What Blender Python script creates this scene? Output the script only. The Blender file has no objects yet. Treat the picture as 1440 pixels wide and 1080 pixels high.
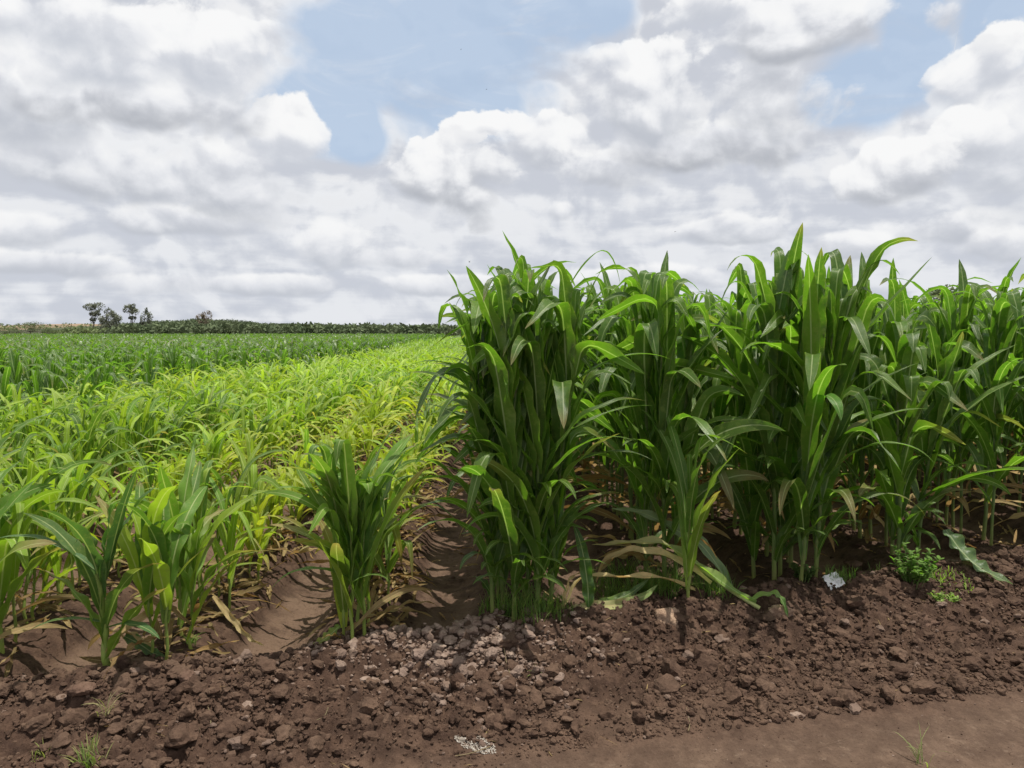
import bpy, math, random
import numpy as np
from mathutils import Vector, Matrix

R = math.radians
sc = bpy.context.scene
COL = sc.collection
rng = np.random.default_rng(7)

# ------------------------------------------------------------------ camera
CAMH = 1.60
YAW = R(1.6)          # camera looks slightly right of the rows
PITCH = R(-3.97)
FPX = 1081.0
cam_d = bpy.data.cameras.new('camera')
cam = bpy.data.objects.new('camera', cam_d); COL.objects.link(cam)
cam_d.sensor_width = 36; cam_d.lens = 36 * FPX / 1440
cam_d.clip_start = 0.05; cam_d.clip_end = 6000
cam.location = (0, 0, CAMH)
cam.rotation_euler = (math.pi / 2 + PITCH, 0, -YAW)
sc.camera = cam
_fw = Vector((math.sin(YAW) * math.cos(PITCH), math.cos(YAW) * math.cos(PITCH), math.sin(PITCH)))
_rt = Vector((math.cos(YAW), -math.sin(YAW), 0))
_up = _rt.cross(_fw)

def ray(px, py):
    return _fw + _rt * ((px - 720) / FPX) - _up * ((py - 540) / FPX)
def at(px, py, depth):
    """world point seen at a photo pixel, at a distance along +Y"""
    d = ray(px, py); k = depth / d.y
    return np.array((d.x * k, d.y * k, CAMH + d.z * k))
def on_plane(px, py, z=0.0):
    d = ray(px, py); k = (z - CAMH) / d.z
    return np.array((d.x * k, d.y * k, z))
def azel(px, py):
    d = ray(px, py).normalized()
    return math.atan2(d.x, d.y), math.asin(d.z)

# ------------------------------------------------------------------ noise in numpy
def _hash(ix, iy, seed):
    h = (ix.astype(np.int64) * 374761393 + iy.astype(np.int64) * 668265263 + seed * 1442695041) & 0xFFFFFFFF
    h = ((h ^ (h >> 13)) * 1274126177) & 0xFFFFFFFF
    h = ((h ^ (h >> 16)) * 2246822519) & 0xFFFFFFFF
    return ((h ^ (h >> 15)) & 0xFFFFFF) / float(0xFFFFFF)
def vnoise(x, y, seed=0):
    ix = np.floor(x); iy = np.floor(y); fx = x - ix; fy = y - iy
    fx = fx * fx * fx * (fx * (fx * 6 - 15) + 10); fy = fy * fy * fy * (fy * (fy * 6 - 15) + 10)
    a = _hash(ix, iy, seed); b = _hash(ix + 1, iy, seed); c = _hash(ix, iy + 1, seed); d = _hash(ix + 1, iy + 1, seed)
    return (a * (1 - fx) + b * fx) * (1 - fy) + (c * (1 - fx) + d * fx) * fy * 1.0
def fbm(x, y, oct=4, seed=0, ridged=False, gain=0.5):
    s = 0; a = 1; t = 0
    for o in range(oct):
        n = vnoise(x + 17.3 * o, y - 9.1 * o, seed + o)
        if ridged: n = 1 - np.abs(2 * n - 1)
        s = s + a * n; t += a; a *= gain; x = x * 2.03 + y * 0.31; y = y * 2.03 - x * 0.15
    return s / t
def sstep(a, b, x):
    t = np.clip((x - a) / (b - a), 0, 1); return t * t * (3 - 2 * t)

# ------------------------------------------------------------------ terrain
ROW0, ROWS = 0.17, 0.85
def edge_y(x): return 3.88 + 0.30 * x + 0.10 * np.sin(x * 1.7 + .6) * 0.5
def ground_parts(x, y):
    x = np.asarray(x, float); y = np.asarray(y, float)
    s = y - edge_y(x)
    ph = (x - ROW0 + 0.05 * (fbm(x * 1.5, y * 1.5, 2, 5) - .5)) / ROWS
    c = np.cos(2 * np.pi * ph)
    field = sstep(0.02, 0.42, s)
    ridge = np.sign(c) * np.abs(c) ** 0.7
    z = field * (0.085 * ridge - 0.01)
    crest = np.exp(-((s + 0.03) / 0.24) ** 2)
    crest *= 1 - 0.55 * sstep(0.0, 0.25, s) * (c < 0)
    z = z + crest * (0.085 + 0.03 * sstep(0, 3, x) + 0.03 * (fbm(x * 2.2, y * 2.2, 3, 11) - .5))
    td = y - (2.86 + 0.20 * x + 0.08 * (fbm(x * 2, y * 2, 3, 21) - .5))
    down = 1 - sstep(0, 1, td / np.maximum(td - s, .3))
    z = z - 0.08 * down
    # a track in front, with a shallow wheel hollow
    tr = sstep(0.10, -0.12, td)
    z = z - 0.02 * tr - 0.025 * np.exp(-((y - (2.0 + .2 * x)) / .5) ** 2) * tr
    band = sstep(0.20, 0.0, s) * (1 - tr) * (.25 + .75 * sstep(-1.0, -0.6, s))      # cloddy bund
    far = sstep(8.5, 6.5, s)
    return s, c, field, crest, tr, band, z, far
def hgt(x, y):
    s, c, field, crest, tr, band, z, far = ground_parts(x, y)
    return z
def hgt_detail(x, y):
    s, c, field, crest, tr, band, z, far = ground_parts(x, y)
    n1 = fbm(x * 9, y * 9, 4, 31, gain=.55); n2 = fbm(x * 30, y * 30, 3, 41, True, gain=.6)
    n3 = fbm(x * 2.2, y * 2.2, 3, 51); n4 = fbm(x * 75, y * 75, 2, 61, True)
    rough = band + 0.45 * field * sstep(-0.35, 0.5, c) * far
    z = z + rough * (0.095 * (n1 - .5) + 0.050 * (n2 - .5) + .014 * (n4 - .5))
    z = z + 0.02 * (n3 - .5) + (1 - tr * .6) * 0.006 * (n1 - .5)+ (1 - tr * .75) * .005 * (n2 - .5)
    # small scale-like drying steps on the furrow beds
    bed = field * sstep(-0.1, -0.7, c) * far
    z = z + bed * (0.026 * (fbm(x * 3.5 + y, y * 10 - x * 2, 4, 71, True, gain=.6) - .5) + .014 * (n1 - .5) + .008 * (n2 - .5))
    z = z + tr * .022 * (fbm(x * .9 + y * .2, (y - .2 * x) * 7, 4, 81) - .5) + tr * .022 * (fbm(x * 12 + y * 5, y * 12 - x * 5, 4, 83, True) - .6) * sstep(.45, .6, fbm(x * 2, y * 2, 2, 85))
    # pits
    for (px, py, r, dpt) in PITS:
        z = z - dpt * np.exp(-(((x - px) / r) ** 2 + ((y - py) / (r * .6)) ** 2))
    return z
PITS = []
for (px, py, r, dpt) in ((822, 1008, .045, .05), (1120, 905, .05, .03), (800, 1000, .03, .02), (180, 850, .06, .03), (700, 925, .04, .02)):
    p = on_plane(px, py, 0); PITS.append((p[0], p[1], r, dpt))

# ------------------------------------------------------------------ mesh helpers
class Geo:
    def __init__(self, k=4): self.k = k; self.v = []; self.f = []; self.uv = []; self.c = []; self.n = 0
    def add(self, V, F, UV=None, C=None):
        V = np.asarray(V, float).reshape(-1, 3); m = len(V)
        self.v.append(V); self.f.append(np.asarray(F, np.int64).reshape(-1, self.k) + self.n)
        self.uv.append(np.zeros((m, 2)) if UV is None else UV)
        if C is None: C = (1, 1, 1)
        C = np.asarray(C, float)
        self.c.append(np.broadcast_to(C, (m, 3)) if C.ndim == 1 else C)
        self.n += m
    def arrays(self):
        return np.concatenate(self.v), np.concatenate(self.f), np.concatenate(self.uv), np.concatenate(self.c)
    def mesh(self, name, mat, smooth=True):
        V, F, UV, C = self.arrays()
        me = bpy.data.meshes.new(name)
        me.vertices.add(len(V)); me.vertices.foreach_set('co', V.astype(np.float32).ravel())
        me.loops.add(F.size); me.loops.foreach_set('vertex_index', F.astype(np.int32).ravel())
        me.polygons.add(len(F))
        me.polygons.foreach_set('loop_start', np.arange(0, F.size, self.k, dtype=np.int32))
        me.polygons.foreach_set('use_smooth', np.full(len(F), smooth, dtype=bool))
        uvl = me.uv_layers.new(name='UVMap'); uvl.data.foreach_set('uv', UV[F.ravel()].astype(np.float32).ravel())
        ca = me.color_attributes.new('Col', 'FLOAT_COLOR', 'POINT')
        ca.data.foreach_set('color', np.concatenate([C, np.ones((len(C), 1))], 1).astype(np.float32).ravel())
        me.update(calc_edges=True)
        me.materials.append(mat)
        return me
def link(name, me, parent=None, loc=None):
    o = bpy.data.objects.new(name, me); COL.objects.link(o)
    if parent is not None: o.parent = parent
    if loc is not None: o.location = loc
    return o
def tag(o, label=None, cat=None, group=None, kind=None):
    if label: o['label'] = label
    if cat: o['category'] = cat
    if group: o['group'] = group
    if kind: o['kind'] = kind
    return o
def thing(name, label, cat, loc=(0, 0, 0), rz=0.0, group=None):
    o = bpy.data.objects.new(name, None); COL.objects.link(o); o.empty_display_size = .1
    o.location = loc; o.rotation_euler = (0, 0, rz)
    return tag(o, label, cat, group)
def grid_faces(n, m):
    i = np.arange(n)[:, None] * (m + 1) + np.arange(m)[None, :]
    i = i.ravel(); return np.stack([i, i + 1, i + m + 2, i + m + 1], 1)
def tube(P, rad, sides=7):
    P = np.asarray(P, float); n = len(P) - 1
    T = np.gradient(P, axis=0); T /= np.linalg.norm(T, axis=1)[:, None] + 1e-9
    ref = np.array((0, 1, 0.)) if abs(T[0][1]) < .8 else np.array((1., 0, 0))
    A = np.cross(T, ref); A /= np.linalg.norm(A, axis=1)[:, None] + 1e-9
    B = np.cross(T, A); a = np.linspace(0, 2 * np.pi, sides + 1)
    rad = np.broadcast_to(rad, (len(P),))
    V = P[:, None] + rad[:, None, None] * (np.cos(a)[None, :, None] * A[:, None] + np.sin(a)[None, :, None] * B[:, None])
    UV = np.stack(np.broadcast_arrays((a / (2 * np.pi))[None, :], np.linspace(0, 1, n + 1)[:, None]), -1)
    return V.reshape(-1, 3), grid_faces(n, sides), UV.reshape(-1, 2)

# ------------------------------------------------------------------ node helpers
class E:
    """tiny expression wrapper over math nodes"""
    nt = None
    def __init__(self, s): self.s = s
    @staticmethod
    def op(o, *a):
        n = E.nt.nodes.new('ShaderNodeMath'); n.operation = o
        for i, v in enumerate(a):
            if isinstance(v, E): E.nt.links.new(v.s, n.inputs[i])
            else: n.inputs[i].default_value = v
        return E(n.outputs[0])
    def __add__(s, o): return E.op('ADD', s, o)
    __radd__ = __add__
    def __sub__(s, o): return E.op('SUBTRACT', s, o)
    def __rsub__(s, o): return E.op('SUBTRACT', o, s)
    def __mul__(s, o): return E.op('MULTIPLY', s, o)
    __rmul__ = __mul__
    def __truediv__(s, o): return E.op('DIVIDE', s, o)
    def __rtruediv__(s, o): return E.op('DIVIDE', o, s)
def ss(a, b, x):
    n = E.nt.nodes.new('ShaderNodeMapRange'); n.interpolation_type = 'SMOOTHSTEP'
    n.inputs['From Min'].default_value = a; n.inputs['From Max'].default_value = b
    E.nt.links.new(x.s, n.inputs['Value']); return E(n.outputs[0])
def vec(x, y, z=0.0):
    n = E.nt.nodes.new('ShaderNodeCombineXYZ')
    for i, v in enumerate((x, y, z)):
        if isinstance(v, E): E.nt.links.new(v.s, n.inputs[i])
        else: n.inputs[i].default_value = v
    return n.outputs[0]
def noise(v, scale, detail=4, rough=.5, dist=0.0, dims='3D'):
    n = E.nt.nodes.new('ShaderNodeTexNoise'); n.noise_dimensions = dims
    n.inputs['Scale'].default_value = scale; n.inputs['Detail'].default_value = detail
    n.inputs['Roughness'].default_value = rough; n.inputs['Distortion'].default_value = dist
    if v is not None: E.nt.links.new(v, n.inputs['Vector'])
    return E(n.outputs['Fac'])
def voro(v, scale, detail=2, rough=.5, feature='SMOOTH_F1', dims='2D', smooth=.6):
    n = E.nt.nodes.new('ShaderNodeTexVoronoi'); n.voronoi_dimensions = dims; n.feature = feature
    n.inputs['Scale'].default_value = scale
    if 'Detail' in n.inputs: n.inputs['Detail'].default_value = detail; n.inputs['Roughness'].default_value = rough
    if feature == 'SMOOTH_F1': n.inputs['Smoothness'].default_value = smooth
    if hasattr(n, 'normalize'): n.normalize = False
    if v is not None: E.nt.links.new(v, n.inputs['Vector'])
    return E(n.outputs['Distance'])
def mixc(f, a, b, mode='MIX'):
    n = E.nt.nodes.new('ShaderNodeMix'); n.data_type = 'RGBA'; n.blend_type = mode; n.clamp_factor = True
    if isinstance(f, E): E.nt.links.new(f.s, n.inputs[0])
    else: n.inputs[0].default_value = f
    for v, k in ((a, 6), (b, 7)):
        if isinstance(v, (tuple, list)): n.inputs[k].default_value = (*v, 1)
        else: E.nt.links.new(v, n.inputs[k])
    return n.outputs[2]
def new_mat(name):
    m = bpy.data.materials.new(name); m.use_nodes = True; nt = m.node_tree; nt.nodes.clear()
    out = nt.nodes.new('ShaderNodeOutputMaterial'); E.nt = nt
    return m, nt, out
def principled(nt, out=None, rough=.8, spec=.3):
    b = nt.nodes.new('ShaderNodeBsdfPrincipled'); b.inputs['Roughness'].default_value = rough
    b.inputs['Specular IOR Level'].default_value = spec
    if out: nt.links.new(b.outputs[0], out.inputs[0])
    return b
def bump(nt, h, dist, strength=1.0, normal=None):
    n = nt.nodes.new('ShaderNodeBump'); n.inputs['Distance'].default_value = dist; n.inputs['Strength'].default_value = strength
    nt.links.new(h.s, n.inputs['Height'])
    if normal is not None: nt.links.new(normal, n.inputs['Normal'])
    return n.outputs[0]
def attr(nt, name='Col'):
    a = nt.nodes.new('ShaderNodeAttribute'); a.attribute_name = name; return a.outputs['Color']
def texco(nt, which): return nt.nodes.new('ShaderNodeTexCoord').outputs[which]

# ------------------------------------------------------------------ materials
def leaf_material(name, trans=.45, rough=.34, rib=(.55, .62, .35), spec=.5, tmul=(1.35, 1.75, .55)):
    m, nt, out = new_mat(name)
    uv = nt.nodes.new('ShaderNodeSeparateXYZ'); nt.links.new(texco(nt, 'UV'), uv.inputs[0])
    u, v = E(uv.outputs[0]), E(uv.outputs[1])
    col = attr(nt)
    info = nt.nodes.new('ShaderNodeObjectInfo'); rnd = E(info.outputs['Random'])
    geo = nt.nodes.new('ShaderNodeNewGeometry'); pos = geo.outputs['Position']
    n1 = noise(pos, 14, 3, .6); n2 = noise(pos, 90, 2, .6)
    k = 0.72 + 0.30 * rnd + 0.5 * (n1 - .5)
    mul = nt.nodes.new('ShaderNodeVectorMath'); mul.operation = 'SCALE'
    nt.links.new(col, mul.inputs[0]); nt.links.new(k.s, mul.inputs['Scale'])
    c = mul.outputs[0]
    au = E.op('ABSOLUTE', u - .5)
    ribm = ss(.060, .02, au) * .60
    n5 = noise(vec(u * 3.0, v * 26.0, rnd * 9.0), 1.0, 3, .6)
    c = mixc(ribm, c, rib)
    veins = E.op('SINE', u * 150.0)
    c = mixc(ss(.3, 1.0, veins) * .12, c, rib)
    c = mixc(ss(.50, .72, n5) * .35, c, (.30, .36, .10))
    c = mixc(ss(.42, .5, au + .14 * (n2 - .5)) * .25, c, (.34, .34, .12))
    spots = ss(.64, .72, n2) * .35
    c = mixc(spots, c, (.42, .36, .12))
    b = principled(nt, None, rough, spec)
    nt.links.new(c, b.inputs['Base Color'])
    rr = rough + 0.18 * (n1 - .5) ; nt.links.new(rr.s, b.inputs['Roughness'])
    nb = bump(nt, veins * .5 + n1 * 2.0 + ss(.10, .0, au) * 1.5, .0012, .7)
    nt.links.new(nb, b.inputs['Normal'])
    t = nt.nodes.new('ShaderNodeBsdfTranslucent')
    tm = mixc(1.0, c, tmul, 'MULTIPLY'); nt.links.new(tm, t.inputs[0])
    mx = nt.nodes.new('ShaderNodeMixShader'); mx.inputs[0].default_value = trans
    nt.links.new(b.outputs[0], mx.inputs[1]); nt.links.new(t.outputs[0], mx.inputs[2])
    nt.links.new(mx.outputs[0], out.inputs[0])
    return m
M_LEAF = leaf_material('maize_leaf', spec=.6)
M_YLEAF = leaf_material('young_maize_leaf', trans=.42, rough=.45, rib=(.62, .68, .32), tmul=(1.25, 1.35, .6))
M_DRY = leaf_material('dry_leaf', trans=.30, rough=.75, rib=(.60, .46, .24), spec=.2, tmul=(1.2, 1.0, .7))
M_GRASS = leaf_material('grass_blade', trans=.35, rough=.5, rib=(.3, .38, .12))

def stalk_material():
    m, nt, out = new_mat('maize_stalk')
    uv = nt.nodes.new('ShaderNodeSeparateXYZ'); nt.links.new(texco(nt, 'UV'), uv.inputs[0])
    u, v = E(uv.outputs[0]), E(uv.outputs[1])
    geo = nt.nodes.new('ShaderNodeNewGeometry'); n1 = noise(geo.outputs['Position'], 20, 3)
    col = attr(nt)
    st = E.op('SINE', u * 120.0)
    c = mixc(ss(.45, .75, n1) * .5, col, (.22, .20, .08))
    c = mixc(ss(.2, 1.0, st) * .2, c, (.40, .46, .20))
    b = principled(nt, out, .5, .4); nt.links.new(c, b.inputs['Base Color'])
    nt.links.new(bump(nt, st * .5 + n1, .001), b.inputs['Normal'])
    return m
M_STALK = stalk_material()

def vec_scaled(pos, n):
    v = E.nt.nodes.new('ShaderNodeVectorMath'); v.operation = 'ADD'; E.nt.links.new(pos, v.inputs[0]); E.nt.links.new((n * .12).s, v.inputs[1]); return v.outputs[0]
def soil_material(name, clod=False, tint=(1, 1, 1)):
    m, nt, out = new_mat(name)
    geo = nt.nodes.new('ShaderNodeNewGeometry'); pos = geo.outputs['Position']
    zc = nt.nodes.new('ShaderNodeSeparateColor'); nt.links.new(attr(nt), zc.inputs[0])
    dry, track, stone = E(zc.outputs[0]), E(zc.outputs[1]), E(zc.outputs[2])
    n1 = noise(pos, 1.7, 5, .6); n2 = noise(pos, 11, 5, .65); n3 = noise(pos, 70, 4, .7); n4 = noise(pos, 320, 2, .6)
    c = mixc(ss(.3, .72, n2), (.046, .026, .018), (.115, .069, .047))
    c = mixc(dry * ss(.25, .6, n1 + .35 * (n2 - .5)), c, (.172, .112, .077))
    c = mixc(track * .85, c, mixc(ss(.35, .7, n2), (.105, .068, .047), (.150, .100, .070)))
    c = mixc(ss(.60, .74, n3) * .35, c, (.25, .17, .125))
    c = mixc(ss(.48, .30, n3) * .5, c, (.035, .02, .014))
    c = mixc(ss(.74, .80, n4) * .5, c, (.34, .27, .22))
    crk = voro(vec_scaled(pos, noise(pos, 9, 3)), 3.2, 0, .5, 'DISTANCE_TO_EDGE', '3D')
    patch = ss(.5, .62, noise(pos, 1.3, 3, .6))
    c = mixc(ss(.018, .0, crk) * patch * .55 * track, c, (.04, .024, .016))
    c = mixc(ss(.52, .75, noise(pos, 26, 5, .75)) * track * .6, c, (.23, .165, .12))
    c = mixc(ss(.60, .42, noise(pos, 5, 5, .7)) * track * .45, c, (.062, .038, .027))
    if clod:
        c = mixc(stone, c, mixc(n2, (.12, .075, .055), (.36, .27, .22)))
    b = principled(nt, out, .92, .18); nt.links.new(c, b.inputs['Base Color'])
    amp = 1.0 - track * .45
    h = (n2 * .9 + n3 * .9 + n4 * .35) * amp
    cr = voro(pos, 7.0, 0, .5, 'DISTANCE_TO_EDGE', '3D')
    h = h + ss(.0, .035, cr) * .25 * dry
    nt.links.new(bump(nt, h, .012 if not clod else .008, 1.0), b.inputs['Normal'])
    return m
M_SOIL = soil_material('field_soil'); M_CLOD = soil_material('soil_clods', True)

def simple_mat(name, c1, c2, scale=8, rough=.8, spec=.3, bd=.002, c3=None):
    m, nt, out = new_mat(name)
    geo = nt.nodes.new('ShaderNodeNewGeometry'); pos = geo.outputs['Position']
    n1 = noise(pos, scale, 5, .6); n2 = noise(pos, scale * 5, 4, .65)
    c = mixc(ss(.3, .7, n1), c1, c2)
    if c3: c = mixc(ss(.52, .68, n2) * .7, c, c3)
    b = principled(nt, out, rough, spec); nt.links.new(c, b.inputs['Base Color'])
    nt.links.new(bump(nt, n1 + n2, bd), b.inputs['Normal'])
    return m
M_STONE = simple_mat('pale_stone', (.14, .092, .068), (.32, .24, .19), 18, .9, .2, .006, (.16, .105, .075))
M_TAN = simple_mat('tan_stone', (.22, .14, .095), (.42, .29, .20), 22, .92, .15, .008, (.13, .08, .055))
M_CRUST = simple_mat('crusted_clod', (.085, .05, .036), (.16, .10, .072), 14, .92, .15, .008, (.05, .03, .02))
M_PAPER = simple_mat('white_scrap', (.62, .62, .62), (.80, .80, .79), 30, .5, .5, .001, (.35, .32, .30))
M_ASH = simple_mat('white_lime', (.30, .25, .20), (.58, .54, .48), 60, .95, .1, .004, (.14, .09, .07))
M_BARK = simple_mat('bark', (.10, .085, .07), (.24, .21, .18), 1.2, .9, .1, .05)
M_BIRD = simple_mat('dark_feathers', (.02, .02, .022), (.05, .05, .055), 20, .7, .2, .001)
def far_leaf(name, c1, c2):
    m, nt, out = new_mat(name)
    geo = nt.nodes.new('ShaderNodeNewGeometry'); pos = geo.outputs['Position']
    n1 = noise(pos, .35, 4, .6)
    c = mixc(ss(.35, .65, n1), c1, c2); c = mixc(1.0, c, attr(nt), 'MULTIPLY')
    b = principled(nt, None, .7, .2); nt.links.new(c, b.inputs['Base Color'])
    t = nt.nodes.new('ShaderNodeBsdfTranslucent'); nt.links.new(c, t.inputs[0])
    mx = nt.nodes.new('ShaderNodeMixShader'); mx.inputs[0].default_value = .2
    nt.links.new(b.outputs[0], mx.inputs[1]); nt.links.new(t.outputs[0], mx.inputs[2]); nt.links.new(mx.outputs[0], out.inputs[0])
    return m
M_WOOD = far_leaf('woodland_leaves', (.085, .12, .06), (.145, .18, .095))
M_GUM = far_leaf('gum_leaves', (.17, .19, .145), (.24, .26, .19))  # far gum trees: slight distance haze mixed into the leaf colour
M_BUSH = far_leaf('bush_leaves', (.11, .15, .06), (.18, .225, .10))
M_BROWN = far_leaf('brown_leaves', (.20, .165, .12), (.28, .23, .17))
M_HILL = simple_mat('dry_hillside', (.20, .15, .10), (.30, .215, .15), .03, .95, .1, .3, (.12, .12, .06))

# ------------------------------------------------------------------ sky, clouds and sun
SUN_EL, SUN_AZ = R(78), R(86)
def build_world():
    w = bpy.data.worlds.new('World'); sc.world = w; w.use_nodes = True
    nt = w.node_tree; nt.nodes.clear(); E.nt = nt
    out = nt.nodes.new('ShaderNodeOutputWorld')
    sky = nt.nodes.new('ShaderNodeTexSky'); sky.sky_type = 'NISHITA'; sky.sun_disc = False
    sky.sun_elevation = SUN_EL; sky.sun_rotation = SUN_AZ; sky.air_density = 1.0; sky.dust_density = 2.0; sky.ozone_density = 1.2
    bs = nt.nodes.new('ShaderNodeBackground'); nt.links.new(sky.outputs[0], bs.inputs[0]); bs.inputs[1].default_value = .10
    g = nt.nodes.new('ShaderNodeTexCoord'); sp = nt.nodes.new('ShaderNodeSeparateXYZ'); nt.links.new(g.outputs['Generated'], sp.inputs[0])
    X, Y, Z = (E(sp.outputs[i]) for i in range(3))
    az = E.op('ARCTAN2', X, Y); el = E.op('ARCSINE', Z)
    # clouds thin out and flatten towards the horizon
    P = vec(az, el * 1.25)
    w1 = noise(P, 5.0, 2, .55, 0, '2D') - .5; w2 = noise(vec(az + 7.3, el * 1.25 + 3.1), 5.0, 2, .55, 0, '2D') - .5
    Pw = vec(az + w1 * .055, el * 1.25 + w2 * .055)
    Pl = vec(az + w1 * .055 + .006, el * 1.25 + w2 * .055 + .016)
    def billow(p, sm):
        a = voro(p, 8.0, 2.0, .5, 'F1', '2D')
        b = noise(p, 6.5, 8, .60, 0, '2D')
        return (1.0 - a * .95) * .55 + b * .75
    B = billow(Pw, .7); BL = billow(Pl, .7)
    relief = (B - BL)                       # > 0 on faces turned to the sun
    fine = noise(Pw, 30.0, 4, .62, 0, '2D') - .5
    edge = (B - .72) * 1.15 + fine * .22       # about -0.4 .. 0.4
    # stratified veil: horizontal streaks low down
    Q = vec(az / (el + .34) * .9, 1.0 / (el + .11))
    st = noise(Q, 1.15, 5, .58, .3, '2D')
    st2 = noise(vec(az * 1.0 + w1 * .25, el * 4.0 + w2 * .3), 5.0, 6, .58, .4, '2D')
    low = ss(.30, .04, el)
    shade0 = st * (1.0 - low * .6) + st2 * low * .6
    # holes of open sky
    def ell(px, py, rx, ry, pw=1.0):
        a, e = azel(px, py)
        dx = (az - a) * (1.0 / (rx / FPX)); dy = (el - e) * (1.0 / (ry / FPX))
        r2 = dx * dx + dy * dy
        return E.op('SQRT', r2), dy
    hole = None
    for (px, py, rx, ry) in ((600, 85, 250, 125), (470, 150, 110, 75), (800, 20, 120, 60), (1215, 120, 95, 60), (1290, 60, 60, 90), (1420, 20, 90, 60), (505, 190, 60, 50)):
        r, _ = ell(px, py, rx, ry); h = 1.0 - r
        hole = h if hole is None else E.op('SMOOTH_MAX', hole, h, .15)
    hole = E.op('MAXIMUM', hole, -1.5)
    cov = ss(.34, -.10, hole + edge * .55)
    wisp = ss(.52, .80, noise(vec(az * 2.0, el * 6.0), 3.0, 5, .62, .6, '2D')) * .30
    cov = E.op('MAXIMUM', cov, wisp + .14)
    # colour of the veil (display values are about sqrt-ish of these)
    veil = mixc(ss(.34, .64, shade0 + fine * .12 + relief * .8), (.60, .63, .70), (.90, .91, .93))
    veil = mixc(ss(.02, .10, relief) * .40 * ss(.03, .2, el), veil, (.88, .88, .89))
    veil = mixc(ss(.02, -.07, relief) * .22, veil, (.60, .62, .68))
    veil = mixc(low * .30, veil, (.62, .66, .74))
    col, alpha = veil, cov
    # individual cumulus: cx, cy, rx, ry, strength of the white top, darkness of the base
    puffs = [
        (30, 320, 90, 34, .85, .6), (240, 312, 130, 34, .85, .7), (60, 372, 170, 24, .6, .6), (330, 400, 210, 22, .6, .5),
        (480, 342, 75, 44, 1.0, .5), (790, 295, 55, 26, 1.0, .5), (1010, 322, 110, 28, .8, .7), (1330, 322, 110, 36, .9, .7),
        (900, 390, 190, 22, .7, .5), (1190, 345, 90, 24, .8, .6), (1400, 350, 70, 38, 1.0, .5), (650, 400, 160, 20, .6, .5), (560, 360, 90, 24, .7, .6),
        (120, 240, 190, 62, .7, .9), (320, 250, 140, 70, .75, .8), (405, 200, 66, 72, 1.15, .15),
        (636, 245, 146, 82, 1.2, 1.3), (770, 200, 100, 62, 1.15, .6), (850, 245, 120, 58, .9, 1.0),
        (1000, 205, 190, 56, .6, 1.5), (920, 120, 140, 95, 1.15, .6), (848, 78, 44, 32, 1.25, .1),
        (1080, 120, 150, 85, .95, .9), (1120, 45, 160, 62, .95, 1.3), (975, 20, 90, 36, 1.2, .3),
        (1430, 190, 160, 120, .8, .4), (1370, 100, 75, 48, 1.2, .2), (1330, 30, 46, 46, .8, .3), (1362, 195, 58, 42, 1.25, .5), (1270, 245, 88, 52, 1.25, 1.2),
        (40, 120, 150, 140, .6, .6), (205, 150, 175, 58, .7, 1.6), (300, 80, 118, 72, 1.2, .2), (130, 75, 90, 56, 1.1, .3), (365, 60, 58, 50, 1.2, .1), (60, 30, 130, 46, .7, .3),
    ]
    for i, (px, py, rx, ry, wt, dk) in enumerate(puffs):
        r, dy = ell(px, py, rx, ry)
        dens = 1.0 - r + edge * (1.0 if i % 2 or px < 450 else 1.2)
        soft = ss(-1.0, .4, dy + edge)        # the base dissolves, the top is crisp
        lowp = py > 280
        a_top = ss(.0, .12 if wt > 1 else .26, dens); a_bot = ss(.02, .42, dens)
        a = a_top * soft + a_bot * (1.0 - soft)
        if lowp: a = ss(.0, .30, dens) * .85
        elif wt <= 1: a = a * .92
        t = dy * .95 + edge * .42 + .22 + relief * 2.0
        c = mixc(ss(-.62, .48, t), tuple(np.array((.62, .655, .725)) * (1 - min(dk, 1.5) * .25)) , (.82, .835, .875))
        c = mixc(ss(-.02, .72, t + (wt - 1.0) * .5), c, (.97, .972, .975))
        c = mixc(ss(.0, -.12, relief) * .22, c, (.62, .64, .70))
        alpha = E.op('MAXIMUM', alpha, a * 1.0)
        col = mixc(a, col, c)
    # a short faint contrail in the right-hand gap
    a0, e0 = azel(1349, 30); a1, e1 = azel(1340, 82)
    tl = (az - a0) * (e1 - e0) - (el - e0) * (a1 - a0); ln = math.hypot(a1 - a0, e1 - e0)
    cl = ss(.0012, .0004, E.op('ABSOLUTE', tl * (1 / ln))) * ss(e1, e1 + .01, el) * ss(e0, e0 - .005, el)
    alpha = E.op('MAXIMUM', alpha, cl * .6)
    # below the horizon: plain ground tone
    below = ss(.0, -.02, el)
    col = mixc(below, col, (.18, .15, .11)); alpha = E.op('MAXIMUM', alpha, below)
    bc = nt.nodes.new('ShaderNodeBackground'); nt.links.new(col, bc.inputs[0]); bc.inputs[1].default_value = 0.97
    # blue: nishita lifted by thin haze
    bh = nt.nodes.new('ShaderNodeBackground'); bh.inputs[0].default_value = (.50, .635, .825, 1); bh.inputs[1].default_value = 1.0
    m0 = nt.nodes.new('ShaderNodeMixShader'); nt.links.new((.80 + low * .15).s, m0.inputs[0])
    nt.links.new(bs.outputs[0], m0.inputs[1]); nt.links.new(bh.outputs[0], m0.inputs[2])
    m1 = nt.nodes.new('ShaderNodeMixShader'); nt.links.new(alpha.s, m1.inputs[0])
    nt.links.new(m0.outputs[0], m1.inputs[1]); nt.links.new(bc.outputs[0], m1.inputs[2])
    nt.links.new(m1.outputs[0], out.inputs[0])
    w.cycles.sampling_method = 'NONE'
build_world()
sd = bpy.data.lights.new('sun', 'SUN'); sd.energy = 5.0; sd.angle = R(.55); sd.color = (1, .95, .86)
sun = bpy.data.objects.new('sun', sd); COL.objects.link(sun)
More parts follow.
